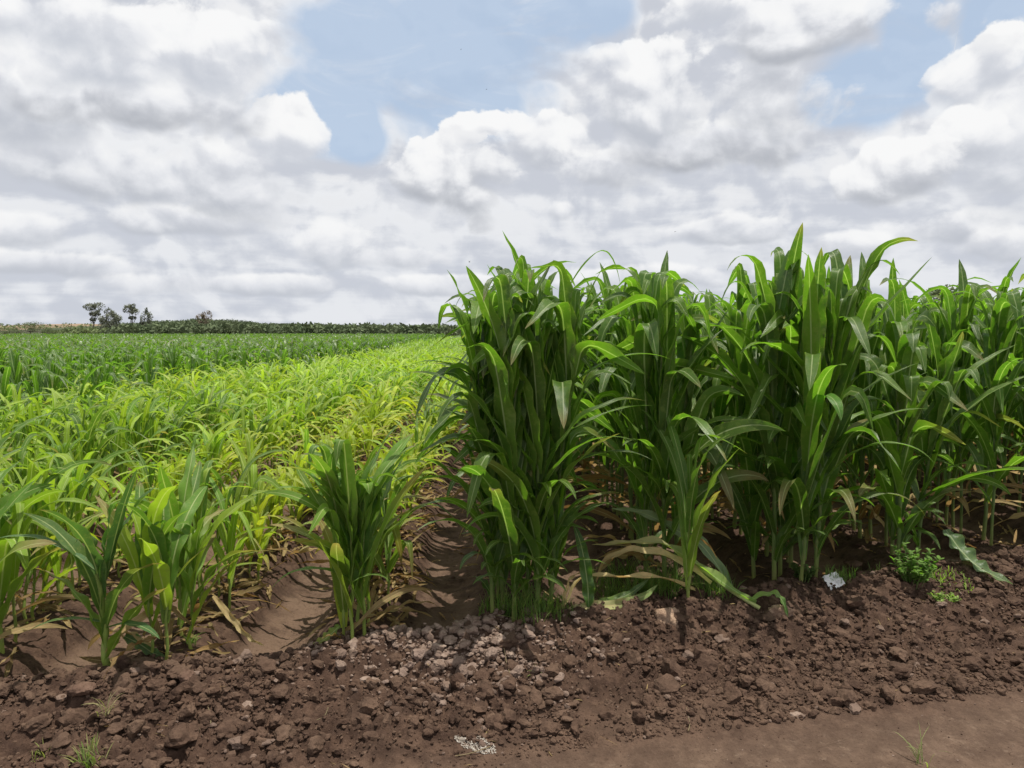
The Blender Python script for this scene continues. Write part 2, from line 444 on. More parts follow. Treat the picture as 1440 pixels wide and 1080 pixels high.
to_sun = Vector((math.cos(SUN_EL) * math.sin(SUN_AZ), math.cos(SUN_EL) * math.cos(SUN_AZ), math.sin(SUN_EL)))
sun.rotation_euler = to_sun.to_track_quat('Z', 'Y').to_euler(); sun.location = (3, 3, 9)
sc.view_settings.view_transform = 'Standard'; sc.view_settings.look = 'None'; sc.view_settings.exposure = 0
sc.cycles.max_bounces = 7; sc.cycles.transmission_bounces = 5; sc.cycles.diffuse_bounces = 4; sc.cycles.glossy_bounces = 2
# ------------------------------------------------------------------ the ground, one sheet to the horizon
def axis(lo, hi, d0, d1, step, grow):
    mid = np.arange(d0, d1 + step, step); a = [d1 + step]; s = step
    while a[-1] < hi: s *= grow; a.append(a[-1] + s)
    b = [d0 - step]; s = step
    while b[-1] > lo: s *= grow; b.append(b[-1] - s)
    return np.concatenate([np.array(b[::-1]), mid, np.array(a)])
gx = axis(-3000, 3000, -3.2, 4.3, .0125, 1.09); gy = axis(-60, 3500, 2.45, 6.3, .0125, 1.06)
GX, GY = np.meshgrid(gx, gy)
near = sstep(70, 40, np.abs(GX)) * sstep(90, 60, GY)
s_, c_, fld, crest, tr, band, z_, far_ = ground_parts(GX, GY)
GZ = hgt_detail(GX, GY) * near
bedm = fld * sstep(.1, -.6, c_)
dry = np.clip(bedm * .95 + .35 * sstep(-.6, -1.1, s_) * (1 - tr) + .25 * crest * (fbm(GX * 4, GY * 4, 3, 77) > .55), 0, 1)
C = np.stack([dry, tr + .35 * sstep(-.8, -1.15, s_) * (1 - tr) * sstep(.6, -.4, GX), np.zeros_like(dry)], -1).reshape(-1, 3)
g = Geo(); g.add(np.stack([GX, GY, GZ], -1), grid_faces(len(gy) - 1, len(gx) - 1), None, C)
tag(link('ground', g.mesh('ground', M_SOIL)), kind='structure')

# ------------------------------------------------------------------ clods of soil and stones
def ico(sub):
    import bmesh
    bm = bmesh.new(); bmesh.ops.create_icosphere(bm, subdivisions=sub, radius=1)
    V = np.array([v.co[:] for v in bm.verts]); F = np.array([[v.index for v in f.verts] for f in bm.faces]); bm.free(); return V, F
ICO = {k: ico(k) for k in (1, 2, 3, 4)}
def clod_shape(sub, r, planes=9, lump=.12, sq=(1, .85, .65)):
    V, F = ICO[sub]; V = V.copy()
    for _ in range(planes):
        n = r.normal(size=3); n /= np.linalg.norm(n); d = r.uniform(.55, .9)
        k = V @ n - d; k = np.where(k > 0, k, 0); V = V - k[:, None] * n * .9
    k = r.uniform(1.5, 3, 3); ph = r.uniform(0, 6, 3)
    V = V * (1 + lump * (np.sin(V[:, 0] * k[0] * 2 + ph[0]) * np.sin(V[:, 1] * k[1] * 2 + ph[1]) + .6 * np.sin(V[:, 2] * 7 + ph[2]) * np.sin(V[:, 0] * 6)))[:, None]
    if sub >= 2: V = V * (1 + .05 * r.normal(size=len(V)))[:, None]
    return V * np.array(sq), F
def rotz(a): c, s = math.cos(a), math.sin(a); return np.array(((c, -s, 0), (s, c, 0), (0, 0, 1)))
def rot_rand(r, tilt=.5):
    ax = r.normal(size=3); ax /= np.linalg.norm(ax)
    return np.array(Matrix.Rotation(r.uniform(-tilt, tilt), 3, Vector(ax))) @ rotz(r.uniform(0, 6.28))
r = np.random.default_rng(3)
SH = {s: [clod_shape(s, r, 10 if s > 1 else 4) for _ in range(24)] for s in (1, 2, 3)}
def scatter(geo, n, sub, rmin, rmax, sampler, dryv=.2, stonev=0.0, sink=.25, pw=2.2):
    k = 0; tries = 0
    while k < n and tries < n * 30:
        m = 4000; X, Y, keep = sampler(m); tries += m
        X, Y = X[keep], Y[keep]; Z = hgt_detail(X, Y)
        for x, y, z in zip(X, Y, Z):
            if k >= n: break
            rad = rmin + (rmax - rmin) * r.random() ** pw
            V, F = SH[sub][r.integers(24)]
            W = V @ rot_rand(r, .9).T * rad * r.uniform(.75, 1.25, 3) + (x, y, z + rad * (.65 - sink - .25 * r.random()))
            st = stonev if np.isscalar(stonev) else stonev(x, y, r)
            geo.add(W, F, None, (dryv * r.random(), 0, st)); k += 1
def band_sampler(m, lo=-1.0, hi=.22, p=1.0):
    X = r.uniform(-3.4, 5.0, m); w = 1 - sstep(-.6, .6, X); lo = lo * w + (2.92 + .2 * X - edge_y(X)) * (1 - w); s = hi - (hi - lo) * r.random(m) ** 1.15
    Y = edge_y(X) + s
    den = fbm(X * 2.6 + Y * 2.1, Y * 2.6 - X * 2.1, 5, 91, gain=.75)
    prob = sstep(.32, .66, den) * .8 + .2
    prob *= 1 - .75 * sstep(-.45, -.75, s) * sstep(.5, -.5, X); prob *= np.where((s > .1) & (np.cos(2 * np.pi * (X - ROW0) / ROWS) < 0), .25, 1)
    return X, Y, r.random(m) < prob
def ridge_sampler(m):
    X = r.uniform(-4.5, 5.5, m); Y = edge_y(X) + .1 + 4.5 * r.random(m) ** 1.3
    c = np.cos(2 * np.pi * (X - ROW0) / ROWS)
    return X, Y, r.random(m) < .10 + sstep(-.6, .35, c)
def track_sampler(m):
    X = r.uniform(-3, 4, m); Y = r.uniform(2.2, 3.6, m); s = Y - edge_y(X)
    return X, Y, s < -.7
def stonev(x, y, r_):
    d = math.hypot((x + .20) / .55, (y - 3.72) / .28)
    return (0 if r_.random() > .03 else .5) if r_.random() > math.exp(-d * d) * 1.2 else r_.uniform(.5, 1)
gc = Geo(3)
scatter(gc, 110, 3, .035, .080, lambda m: band_sampler(m, -.75, .10), .5, 0, .55, 1.4)
scatter(gc, 1100, 3, .016, .052, lambda m: band_sampler(m, -.70, .16), .6, stonev)
scatter(gc, 9500, 2, .008, .026, lambda m: band_sampler(m, -.90, .2), .6, stonev)
scatter(gc, 40000, 1, .003, .011, lambda m: band_sampler(m, -1.15, .25), .6, stonev)
scatter(gc, 1300, 2, .007, .024, ridge_sampler, .15)
scatter(gc, 6000, 1, .003, .010, ridge_sampler, .2)
scatter(gc, 2200, 1, .0012, .005, track_sampler, .9, lambda x, y, r_: float(r_.random() > .8))
tag(link('soil_clods', gc.mesh('soil_clods', M_CLOD, False)), 'dark crumbled clods of turned soil heaped along the edge of the field', 'soil clods', kind='stuff')
gs = Geo(3)
def stone_patch(m):
    X = r.normal(-.22, .36, m); Y = r.normal(3.70, .13, m) + .25 * (X + .22)
    return X, Y, np.ones(m, bool)
scatter(gs, 140, 3, .010, .036, stone_patch, 0, 1.0, .1, 1.6)
scatter(gs, 420, 2, .004, .012, stone_patch, 0, 1.0, .1, 1.5)
tag(link('gravel', gs.mesh('gravel', M_STONE, False)), 'pale pinkish grey gravel spilled on the soil bank below the furrow mouth', 'gravel', kind='stuff')

def big_rock(px, py, size, label, mat=M_CRUST, sq=(1, .8, .6), name='clod', cat='soil clod', z=.06, group='large clods lying on the soil bank', planes=14, sub=4, sink=.35):
    p = on_plane(px, py, z); zz = float(hgt(p[0], p[1])); p = on_plane(px, py, zz)
    V, F = clod_shape(sub, r, planes, .10, sq)
    V = V + (np.stack([fbm(V[:, 0] * 4 + 9, V[:, 1] * 4 + V[:, 2] * 3, 4, 5)] * 3, 1) - .5) * .22 * V
    geo = Geo(3); geo.add(V @ rotz(r.uniform(-.4, .4)).T * size, F)
    o = link(name, geo.mesh(name, mat, True), None, (p[0], p[1], zz + size * sq[2] * (1 - sink)))
    tag(o, label, cat, group); return o
big_rock(938, 884, .098, 'large rounded pale brown stone sitting on the soil bank below the fallen maize', M_TAN, (1, .7, .6), 'stone', 'stone', group=None, planes=5, sink=.12)
big_rock(893, 884, .040, 'small pale stone touching the left end of the large rounded stone', M_TAN, (1, .8, .7), 'stone', 'stone', group=None)
big_rock(1098, 878, .085, 'flat slab-like brown clod standing tilted on the soil bank under the tallest clump', M_TAN, (1, .55, .75), planes=16, sink=.1)
big_rock(677, 938, .040, 'largest pale pointed stone in the gravel spill', M_STONE, (1, .8, .9), 'stone', 'stone', group=None, planes=16, sink=.1)
big_rock(818, 893, .052, 'pale squarish clod just below the dry curled leaves', M_TAN, (.8, .8, .75), planes=14)
big_rock(850, 892, .062, 'dark rough clod between the squarish clod and the large rounded stone', M_CRUST, (1, .8, .7))
big_rock(724, 945, .055, 'dark flat-topped clod right of the gravel spill', M_CRUST, (1, .8, .5))
big_rock(560, 985, .050, 'dark jagged clod below the left edge of the gravel spill', M_CRUST, (.9, .8, .7))
big_rock(1200, 800, .06, 'brown clod beside the white plastic scrap', M_CRUST, (1, .8, .6), z=.1)
big_rock(1325, 857, .050, 'low pale clod on the bank below the bushy weed', M_STONE, (1, .8, .5), z=.1)
big_rock(1300, 885, .105, 'broad flat brown clod half buried in the right part of the bank', M_CRUST, (1, .75, .4), z=.08)
big_rock(1405, 850, .085, 'broad crusted clod near the right end of the soil bank', M_CRUST, (1, .8, .4), z=.08)
big_rock(1160, 880, .05, 'tilted clod to the right of the slab-like clod', M_CRUST, (1, .6, .6), z=.08)
big_rock(262, 958, .050, 'brown crusted clod below the yellowing second clump', M_CRUST, (1, .8, .6))
big_rock(120, 975, .060, 'dark clod on the left end of the soil bank', M_CRUST, (1.1, .8, .5))
big_rock(345, 998, .035, 'small pale grey clod on the lower left bank', M_STONE, (1, .8, .6), z=0)
big_rock(1120, 1010, .032, 'whitish crusted clod near the track edge', M_STONE, (1.2, .8, .5), z=-.04)
big_rock(505, 890, .05, 'rounded clod at the foot of the bright green clump', M_CRUST, (1, .8, .7), z=.07)
big_rock(1000, 925, .045, 'dark clod below the large rounded stone', M_CRUST, (1, .8, .6), z=.03)
# ------------------------------------------------------------------ maize
def leaf_arrays(base, az, th0, bend, L, W, n, m, rg, fold=.35, ripple=.10, twist=0.0, brk=None, droopaz=0.0, p=1.7, neck=.45):
    """one maize leaf: returns V, F, UV. th0 angle from vertical at the base, bend = extra turn to the tip, brk=(s, angle) a sharp fold"""
    s = np.linspace(0, 1, n + 1)
    if brk is not None:                       # pack rings around the fold
        hw = .07 + .12 * rg.random()
        s = np.sort(np.concatenate([np.linspace(0, 1, max(3, n - 2)), brk[0] + hw * np.array((-.75, -.25, .3) if n > 6 else (-.5, .0, .5))]))[:n + 1] if n > 3 else s
    th = th0 + bend * s ** p
    if brk is not None: th = th + brk[1] * sstep(brk[0] - hw, brk[0] + hw, s)
    a = az + droopaz * s ** 2
    T = np.stack([np.sin(th) * np.cos(a), np.sin(th) * np.sin(a), np.cos(th)], 1)
    ds = np.diff(s)[:, None] * L
    Pc = np.concatenate([[np.zeros(3)], np.cumsum((T[:-1] + T[1:]) / 2 * ds, 0)]) + base
    B0 = np.stack([-np.sin(a), np.cos(a), np.zeros_like(a)], 1); N0 = np.cross(T, B0)
    tw = twist * s ** 1.3
    B = B0 * np.cos(tw)[:, None] + N0 * np.sin(tw)[:, None]; N = np.cross(T, B)
    w = np.where(s < .28, neck + (1 - neck) * np.sin(np.clip(s / .28, 0, 1) * np.pi / 2), np.clip(1 - np.clip((s - .28) / .72, 0, 1) ** 2.7, 0, 1) ** .8)
    w = np.maximum(w, .015) * W
    c = np.linspace(-1, 1, m + 1)
    va = (fold * (1 - .6 * s))[:, None]
    f1, f2 = rg.uniform(4, 7, 2); p1, p2 = rg.uniform(0, 6.28, 2)
    rip = np.where(c[None] > 0, np.sin(s[:, None] * f1 * 6.28 * .7 + p1), np.sin(s[:, None] * f2 * 6.28 * .7 + p2)) * np.abs(c)[None] ** 2 * ripple * (np.sin(np.pi * s) ** .5)[:, None]
    off = B[:, None] * (c[None] * np.cos(va) * w[:, None] / 2)[..., None] + N[:, None] * ((np.abs(c)[None] * np.sin(va) + rip) * w[:, None] / 2)[..., None]
    V = Pc[:, None] + off
    UV = np.stack(np.broadcast_arrays((c * .5 + .5)[None], s[:, None]), -1).reshape(-1, 2)
    return V.reshape(-1, 3), grid_faces(n, m), UV
def leaf_col(V, UV, col, tip=None, tipw=.3):
    C = np.broadcast_to(np.asarray(col, float), (len(V), 3)).copy()
    if tip is not None:
        k = (sstep(1 - tipw, 1.0, UV[:, 1]) * .9)[:, None]; C = C * (1 - k) + np.asarray(tip) * k
    return C
DARK = [(.108, .215, .018), (.080, .172, .017), (.132, .248, .020), (.092, .190, .020)]
MID = [(.095, .205, .022), (.125, .24, .026), (.080, .180, .022)]
YOUNG = [(.27, .45, .035), (.32, .51, .038), (.21, .39, .032), (.36, .53, .04), (.15, .31, .03)]
YELL = [(.42, .53, .042), (.50, .55, .045), (.36, .50, .042)]
TAN = [(.42, .28, .12), (.36, .22, .09), (.50, .36, .17)]

class Spec: pass
def maize_spec(kind, rg, H=None, erect=1.0, pal=None, lean=(0, 0), nleaf=None, dryn=None, wide=1.0, len_=1.0, plane=None):
    """a list of leaf parameters and a stalk for one plant standing at the origin; H = height of its top"""
    sp = Spec(); sp.kind = kind
    if kind == 'tall': H = H or rg.uniform(1.86, 2.08); stalk = .72 * H; nl = nleaf or int(rg.integers(11, 14)); Lb, Wb = .80, .080; pal = pal or DARK; dn = rg.integers(1, 4) if dryn is None else dryn
    elif kind == 'mid': H = H or rg.uniform(1.24, 1.40); stalk = .62 * H; nl = nleaf or int(rg.integers(9, 11)); Lb, Wb = .68, .074; pal = pal or MID; dn = rg.integers(0, 2) if dryn is None else dryn
    else: H = H or rg.uniform(.88, 1.12); stalk = .50 * H; nl = nleaf or int(rg.integers(7, 10)); Lb, Wb = .52, .043; pal = pal or YOUNG; dn = rg.integers(0, 3) if dryn is None else dryn
    sp.H = H; sp.stalk = stalk; lean = np.array((*lean, 0.)); lean += np.array((*rg.normal(0, .03, 2), 0))
    zs = np.linspace(0, 1, 8)
    wob = rg.normal(0, .006, (8, 3)) * (1, 1, 0); wob[0] = 0
    sp.axis = np.stack([zs * 0, zs * 0, zs * stalk], 1) + lean * (zs ** 1.5)[:, None] * stalk + wob
    sp.r0 = {'tall': .0135, 'mid': .011, 'young': .009}[kind] * rg.uniform(.85, 1.15); sp.r1 = sp.r0 * .45
    pl = plane if plane is not None else rg.uniform(0, np.pi); sp.leaves = []; sp.dry = []
    for i in range(nl):
        t = i / (nl - 1.0)
        h = stalk * (.10 + .90 * t ** (.92 if kind != 'tall' or erect < 1.9 else 1.1))
        az = pl + np.pi * (i % 2) + rg.normal(0, .38)
        L = Lb * len_ * (.62 + .55 * math.sin(math.pi * min(1, .22 + .66 * t))) * rg.uniform(.88, 1.14) * (H / {'tall': 1.97, 'mid': 1.4, 'young': .95}[kind])
        W = Wb * wide * (.70 + .42 * math.sin(math.pi * min(1, .15 + .70 * t))) * rg.uniform(.85, 1.15)
        up = (1 - t)
        th0 = (.16 + .42 * up ** 1.1) * rg.uniform(.7, 1.3) / erect
        bend = rg.uniform(.9, 2.4) * (.75 + .5 * up) / erect ** .5
        if kind == 'young': bend = rg.uniform(1.0, 2.5) / (erect ** .8); th0 *= 1.15
        brk = None
        if rg.random() < (.68 if kind != 'young' else .25) and t > .2: brk = (rg.uniform(.52, .84), rg.uniform(1.5, 2.5)); bend = rg.uniform(0, .4)
        if i == nl - 1: th0 = .05; W *= .5; L *= .62; bend = rg.uniform(.05, .5); brk = None
        if i == nl - 1 and erect > 1.1: W *= 1.7; bend = 0; brk = (rg.uniform(.6, .85), rg.uniform(1.8, 2.6))
        if kind == 'tall' and erect >= 1.4 and .55 < t < 1:
            W *= 1.1
            if rg.random() < .6: brk = brk or (rg.uniform(.65, .88), rg.uniform(1.2, 2.4))
            bend = min(bend, .5)
        if th0 + bend + (brk[1] if brk else 0) > 3.0: bend = max(0, 3.0 - th0 - (brk[1] if brk else 0))
        # keep the top of the plant at H
        ztop = h + L * .82 * math.cos(th0 + bend * .25) * (1 if brk is None else brk[0] + .1)
        if ztop > H: L *= max(.55, (H - h) / max(.05, ztop - h))
        col = np.array(pal[rg.integers(len(pal))]) * rg.uniform(.85, 1.15)
        tip = None; isdry = False
        if kind == 'young' and t < .5:
            k = (1 - t / .5) * rg.uniform(.1, .8); col = col * (1 - k) + np.array(YELL[rg.integers(3)]) * k; tip = TAN[rg.integers(3)] if t < .3 else None
        elif rg.random() < .35: tip = (.34, .25, .11)
        if i < dn:
            isdry = rg.random() < .85
            if isdry: col = np.array(TAN[rg.integers(3)]) * rg.uniform(.7, 1.1); th0 = rg.uniform(.8, 1.5); bend = rg.uniform(.8, 1.7); W *= .6; L *= .75; tip = None; brk = None
        a = np.array([np.interp(h / stalk, zs, sp.axis[:, k]) for k in range(3)])
        d = dict(base=a, az=az, th0=th0, bend=bend, L=L, W=W, fold=rg.uniform(.25, .55), ripple=rg.uniform(.12, .42) * (2 if isdry else 1),
                 twist=rg.normal(0, .55 if not isdry else 1.6), brk=brk, droopaz=rg.normal(0, .35), col=col, tip=tip, seed=int(rg.integers(1 << 30)), t=t)
        (sp.dry if isdry else sp.leaves).append(d)
    return sp
def emit_leaf(geo, d, n=14, m=4, M=None, off=None, k=1.0, wk=1.0, ck=1.0):
    q = {a: d[a] for a in ('base', 'az', 'th0', 'bend', 'L', 'W', 'fold', 'ripple', 'twist', 'brk', 'droopaz')}; q['W'] = q['W'] * wk
    V, F, UV = leaf_arrays(n=n, m=m, rg=np.random.default_rng(d['seed']), **q)
    C = leaf_col(V, UV, d['col'], d['tip'], .45 if d['t'] < .3 else .07 + .14 * (d['seed'] % 97) / 97) * ck
    V = V * k
    if M is not None: V = V @ M.T
    if off is not None: V = V + off
    geo.add(V, F, UV, np.clip(C, 0, 1))
def emit_stalk(geo, sp, sides=7, detail=True):
    P = sp.axis; zs = np.linspace(0, 1, 22 if detail else 5)
    A = np.stack([np.interp(zs, np.linspace(0, 1, len(P)), P[:, k]) for k in range(3)], 1)
    rad = sp.r0 + (sp.r1 - sp.r0) * zs ** .8
    if detail: rad = rad * (1 + .16 * (np.abs(np.sin(zs * 21)) > .94)); A = np.concatenate([[A[0] - (0, 0, .04)], A]); rad = np.concatenate([[rad[0] * 1.1], rad])
    V, F, UV = tube(A, rad, sides)
    h = V[:, 2] / max(sp.stalk, .1)
    base = {'tall': (.115, .19, .045), 'mid': (.15, .25, .05), 'young': (.27, .38, .07)}[sp.kind]
    C = np.array(base)[None] * (1 - .35 * np.clip(h, 0, 1))[:, None] + np.array((.10, .05, .01))[None] * np.clip(1 - h * 7, 0, 1)[:, None]
    geo.add(V, F, UV, C)
def leafmat(kind): return M_YLEAF if kind == 'young' else M_LEAF

# ---- front plants: every leaf a part of its own
def hero(x, y, kind, label, seed, group=None, extra=(), r0k=1.0, clear=0, **kw):
    rg = np.random.default_rng(seed); sp = maize_spec(kind, rg, **kw); sp.r0 *= r0k; sp.r1 *= r0k
    z = float(hgt(x, y))
    t = thing({'tall': 'tall_maize_plant', 'young': 'young_maize_plant'}[kind], label, 'maize plant', (x, y, z), 0, group)
    g = Geo(); emit_stalk(g, sp, 9); link('stalk', g.mesh('stalk', M_STALK), t)
    for d in sp.leaves:
        g = Geo(); emit_leaf(g, d, 22, 6); link('leaf', g.mesh('leaf', leafmat(kind)), t)
    for d in sp.dry:
        g = Geo(); emit_leaf(g, d, 18, 6); link('dry_leaf', g.mesh('dry_leaf', M_DRY), t)
    if kind == 'tall':
        for j in range(4):
            extra = list(extra) + [dict(h=rg.uniform(.08, .6), az=rg.uniform(0, 6.28), th0=rg.uniform(.35, .8), bend=rg.uniform(1.0, 2.0), L=rg.uniform(.35, .55), W=rg.uniform(.035, .055), twist=rg.normal(0, .5), ripple=.3, col=DARK[rg.integers(4)], seed=int(rg.integers(1 << 20)))]
    for d in (list(sp.leaves) + list(sp.dry) + list(extra)) if clear else ():     # few leaves reach over the open furrow
        if math.cos(d['az']) * clear > .25 and d.get('h', d.get('base', (0, 0, 0))[2]) < (.9 if kind == 'tall' else .6): d['L'] *= .55
    for d in extra:      # leaves drawn by hand: the ones whose outline carries the picture
        g = Geo(); e = dict(fold=.35, ripple=.10, twist=0, brk=None, droopaz=0, tip=None, seed=seed + 5, t=.5, col=DARK[0]); e.update(d)
        e['base'] = np.array((0, 0, d['h'])); emit_leaf(g, e, 24, 6); link('leaf', g.mesh('leaf', leafmat(kind)), t)
    return t
def rx(px, py_base, z=.08):
    p = on_plane(px, py_base, z); return float(p[0]), float(p[1])

# ---- variants shared by the many
def variant(kind, seed, n=12, m=4, **kw):
    rg = np.random.default_rng(seed); sp = maize_spec(kind, rg, **kw)
    gs = Geo(); emit_stalk(gs, sp, 6)
    gl = Geo(); [emit_leaf(gl, d, n, m) for d in sp.leaves]
    gd = None
    if sp.dry: gd = Geo(); [emit_leaf(gd, d, 10, 3) for d in sp.dry]
    return (gs.mesh('stalk', M_STALK), gl.mesh('leaves', leafmat(kind)), gd.mesh('dry_leaves', M_DRY) if gd else None, sp)
VT = [variant('tall', 100 + i, erect=1.5 if i % 2 else 1.25) for i in range(9)]
VM = [variant('mid', 200 + i, 9, 4) for i in range(5)]
VY = [variant('young', 300 + i, erect=1.0 + .25 * (i % 3)) for i in range(8)]
VG = [variant('young', 340 + i, pal=YELL, H=.8) for i in range(3)]
VB = [variant('young', 360 + i, pal=MID, H=1.12, wide=1.25) for i in range(3)]
def place(V, x, y, rz, k, label, group, name='tall_maize_plant'):
    t = thing(name, label, 'maize plant', (x, y, float(hgt(x, y)) - .005), rz, group)
    t.scale = (k, k, k)
    for nm, me in zip(('stalk', 'leaves', 'dry_leaves'), V[:3]):
        if me is not None: link(nm, me, t)
    return t
# ---- far plants, joined
def lod(kind, seeds, n, m, wk=1.0, stalk=True, **kw):
    out = []
    for sd_ in seeds:
        rg = np.random.default_rng(sd_); sp = maize_spec(kind, rg, **kw); g = Geo()
        for d in sp.leaves: emit_leaf(g, d, n, m, wk=wk)
        if stalk: emit_stalk(g, sp, 4, False)
        out.append(g.arrays())
    return out
def join(name, mat, var, pts, label, cat, rg, tintf=None):
    g = Geo()
    for (x, y, k) in pts:
        V, F, UV, C = var[rg.integers(len(var))]
        a = rg.uniform(0, 6.28); c, s = math.cos(a) * k, math.sin(a) * k
        W = np.stack([V[:, 0] * c - V[:, 1] * s + x, V[:, 0] * s + V[:, 1] * c + y, V[:, 2] * k], 1)
        tint = rg.uniform(.78, 1.2) if tintf is None else tintf(x, y, rg)
        g.add(W, F, UV, np.clip(C * tint, 0, 1))
    if g.n: tag(link(name, g.mesh(name, mat)), label, cat, kind='stuff')
def in_view(x, y, pad=.6):
    a = math.atan2(x, y) - YAW
    return abs(math.tan(a)) < .667 + pad / max(y, 1) and y > 1
def yellow(x, y):      # where the young crop is sickly
    return float(np.clip(1.75 * math.exp(-((x + 1.0) / 1.1) ** 2 - ((y - 7.4) / 2.8) ** 2) + .5 * math.exp(-((x + 4.3) / 1.5) ** 2 - ((y - 13) / 3) ** 2) + .5 * (fbm(np.array(x * .5), np.array(y * .25), 3, 8) - .5) * 2, 0, 1))

rg = np.random.default_rng(11)
# --- rows
tallpts, youngpts, midpts = [], [], []
for k in range(0, 22):
    x0 = ROW0 + k * ROWS; y = float(edge_y(x0)) + .28
    while y < 22:
        x = x0 + rg.normal(0, .045) + (.05 if k == 0 else 0); tallpts.append((x, y + rg.normal(0, .03)))
        y += rg.uniform(.10, .21) * (1 if y < 14 else 1.5)
for k in range(-1, -11, -1):
    x0 = ROW0 + k * ROWS; y = float(edge_y(x0)) + .22 if k > -8 else 8.0
    while y < 110:
        if k > -6 or (rg.random() < (1, .8, .6, .4, .25)[-k - 6] and (k > -8 or in_view(x0, y))): youngpts.append((x0 + rg.normal(0, .06) - (.07 if k == -1 and y < 9 else 0), y + rg.normal(0, .03)))
        y += rg.uniform(.06, .125) * (1 if y < 14 else 1.3 if y < 30 else 2.2)
for k in range(-6, -110, -1):
    x0 = ROW0 + k * ROWS; y = max(5.0, float(edge_y(x0)), -x0 * 1.25 - 3) 
    while y < 120:
        if in_view(x0, y, 3 + .3 * y) and y > (0 if k < -7 else 7) and (k < -10 or rg.random() > (.92, .7, .5, .3, .15)[-k - 6]): midpts.append((x0 + rg.normal(0, .06), y))
        y += rg.uniform(.14, .26) * (1 if y < 25 else 1.0 + (y - 25) / 22)
def split(pts, n):
    vis = [p for p in pts if in_view(*p)]; vis.sort(key=lambda p: math.hypot(*p))
    near = vis[:n]; s = set(near); return near, [p for p in pts if p not in s]
# exclude where the front plants stand
HX = lambda k: ROW0 + k * ROWS
def clear(pts, zones): return [p for p in pts if not any(abs(p[0] - zx) < r_ and y0 < p[1] < y1 for (zx, y0, y1, r_) in zones)]
tallpts = clear(tallpts, [(HX(0), 3.5, 4.62, .3), (HX(1), 3.5, 4.75, .3), (HX(2), 4, 4.85, .3), (HX(3), 4, 5.15, .3)])
youngpts = clear(youngpts, [(HX(-1), 3.3, 4.15, .3), (HX(-2), 3.2, 3.95, .3), (HX(-3), 3, 3.75, .3)])
nt_, rt = split(tallpts, 276); ny, ry_ = split(youngpts, 282); nm, rm = split(midpts, 130)
ordn = ['first', 'second', 'third', 'fourth', 'fifth', 'sixth', 'seventh', 'eighth', 'ninth', 'tenth', 'eleventh', 'twelfth']
def rowof(x): return int(round((x - ROW0) / ROWS))
for (x, y) in nt_:
    k = rowof(x); o = ordn[k] if k < 12 else 'outermost'
    place(VT[rg.integers(len(VT))], x, y, rg.uniform(0, 6.28), rg.uniform(.93, 1.05),
          'tall dark green maize plant standing in the %s tall row right of the furrow' % o, 'tall maize in the %s row right of the furrow' % o)
for (x, y) in ny:
    k = -rowof(x) - 1; o = ordn[k]; yl = yellow(x, y)
    if rg.random() < yl * .9: V = VG[rg.integers(3)]; c = 'stunted yellow'
    elif rg.random() < .06: V = VB[rg.integers(3)]; c = 'darker green broad-leaved'
    else: V = VY[rg.integers(len(VY))]; c = 'light green'
    place(V, x, y, rg.uniform(0, 6.28), rg.uniform(.86, 1.1) * (1 - .12 * yl),
          '%s young maize plant in the %s row left of the open furrow' % (c, o), '%s young maize in the %s row left of the furrow' % (c, o), 'young_maize_plant')
for (x, y) in nm:
    o = ordn[min(11, max(0, -rowof(x) - 6))]
    place(VM[rg.integers(len(VM))], x, y, rg.uniform(0, 6.28), rg.uniform(.93, 1.07),
          'half-grown maize plant in the %s row of the darker block at far left' % o, 'half-grown maize in the %s row of the dark block' % o, 'half_grown_maize_plant')
LT = lod('tall', range(500, 506), 8, 2); LM = lod('mid', range(520, 525), 7, 2)
LM2 = lod('mid', range(530, 534), 5, 1, 1.35, False); LM3 = lod('mid', range(540, 543), 4, 1, 1.9, False, nleaf=6)
LY = lod('young', range(550, 556), 7, 2, 1.1); LY2 = lod('young', range(560, 564), 5, 1, 1.5, False); LY3 = lod('young', range(570, 573), 4, 1, 2.0, False, nleaf=6)
def ytint(x, y, q):
    yl = yellow(x, y); b = rg.uniform(.82, 1.2)
    t = np.array((1 + .6 * yl, 1 + .2 * yl, 1)) * b
    if q.random() < .06: t = np.array((.5, .65, .9))
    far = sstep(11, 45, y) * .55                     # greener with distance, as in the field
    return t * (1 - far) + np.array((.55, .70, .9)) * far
def pk(pts, lo, hi): return [(x, y, rg.uniform(.9, 1.08)) for (x, y) in pts if lo <= y < hi]
join('maize_crop', M_LEAF, LT, pk(rt, 0, 99), 'rest of the tall dark green maize filling the right half of the field', 'maize crop', rg)
g1 = pk(ry_, 0, 18); g2 = pk(ry_, 18, 40); g3 = pk(ry_, 40, 999)
gY = Geo()
for var, pts in ((LY, g1), (LY2, g2), (LY3, g3)):
    for (x, y, k) in pts:
        V, F, UV, C = var[rg.integers(len(var))]; a = rg.uniform(0, 6.28); c, s = math.cos(a) * k, math.sin(a) * k
        gY.add(np.stack([V[:, 0] * c - V[:, 1] * s + x, V[:, 0] * s + V[:, 1] * c + y, V[:, 2] * k], 1), F, UV, np.clip(C * ytint(x, y, rg), 0, 1))
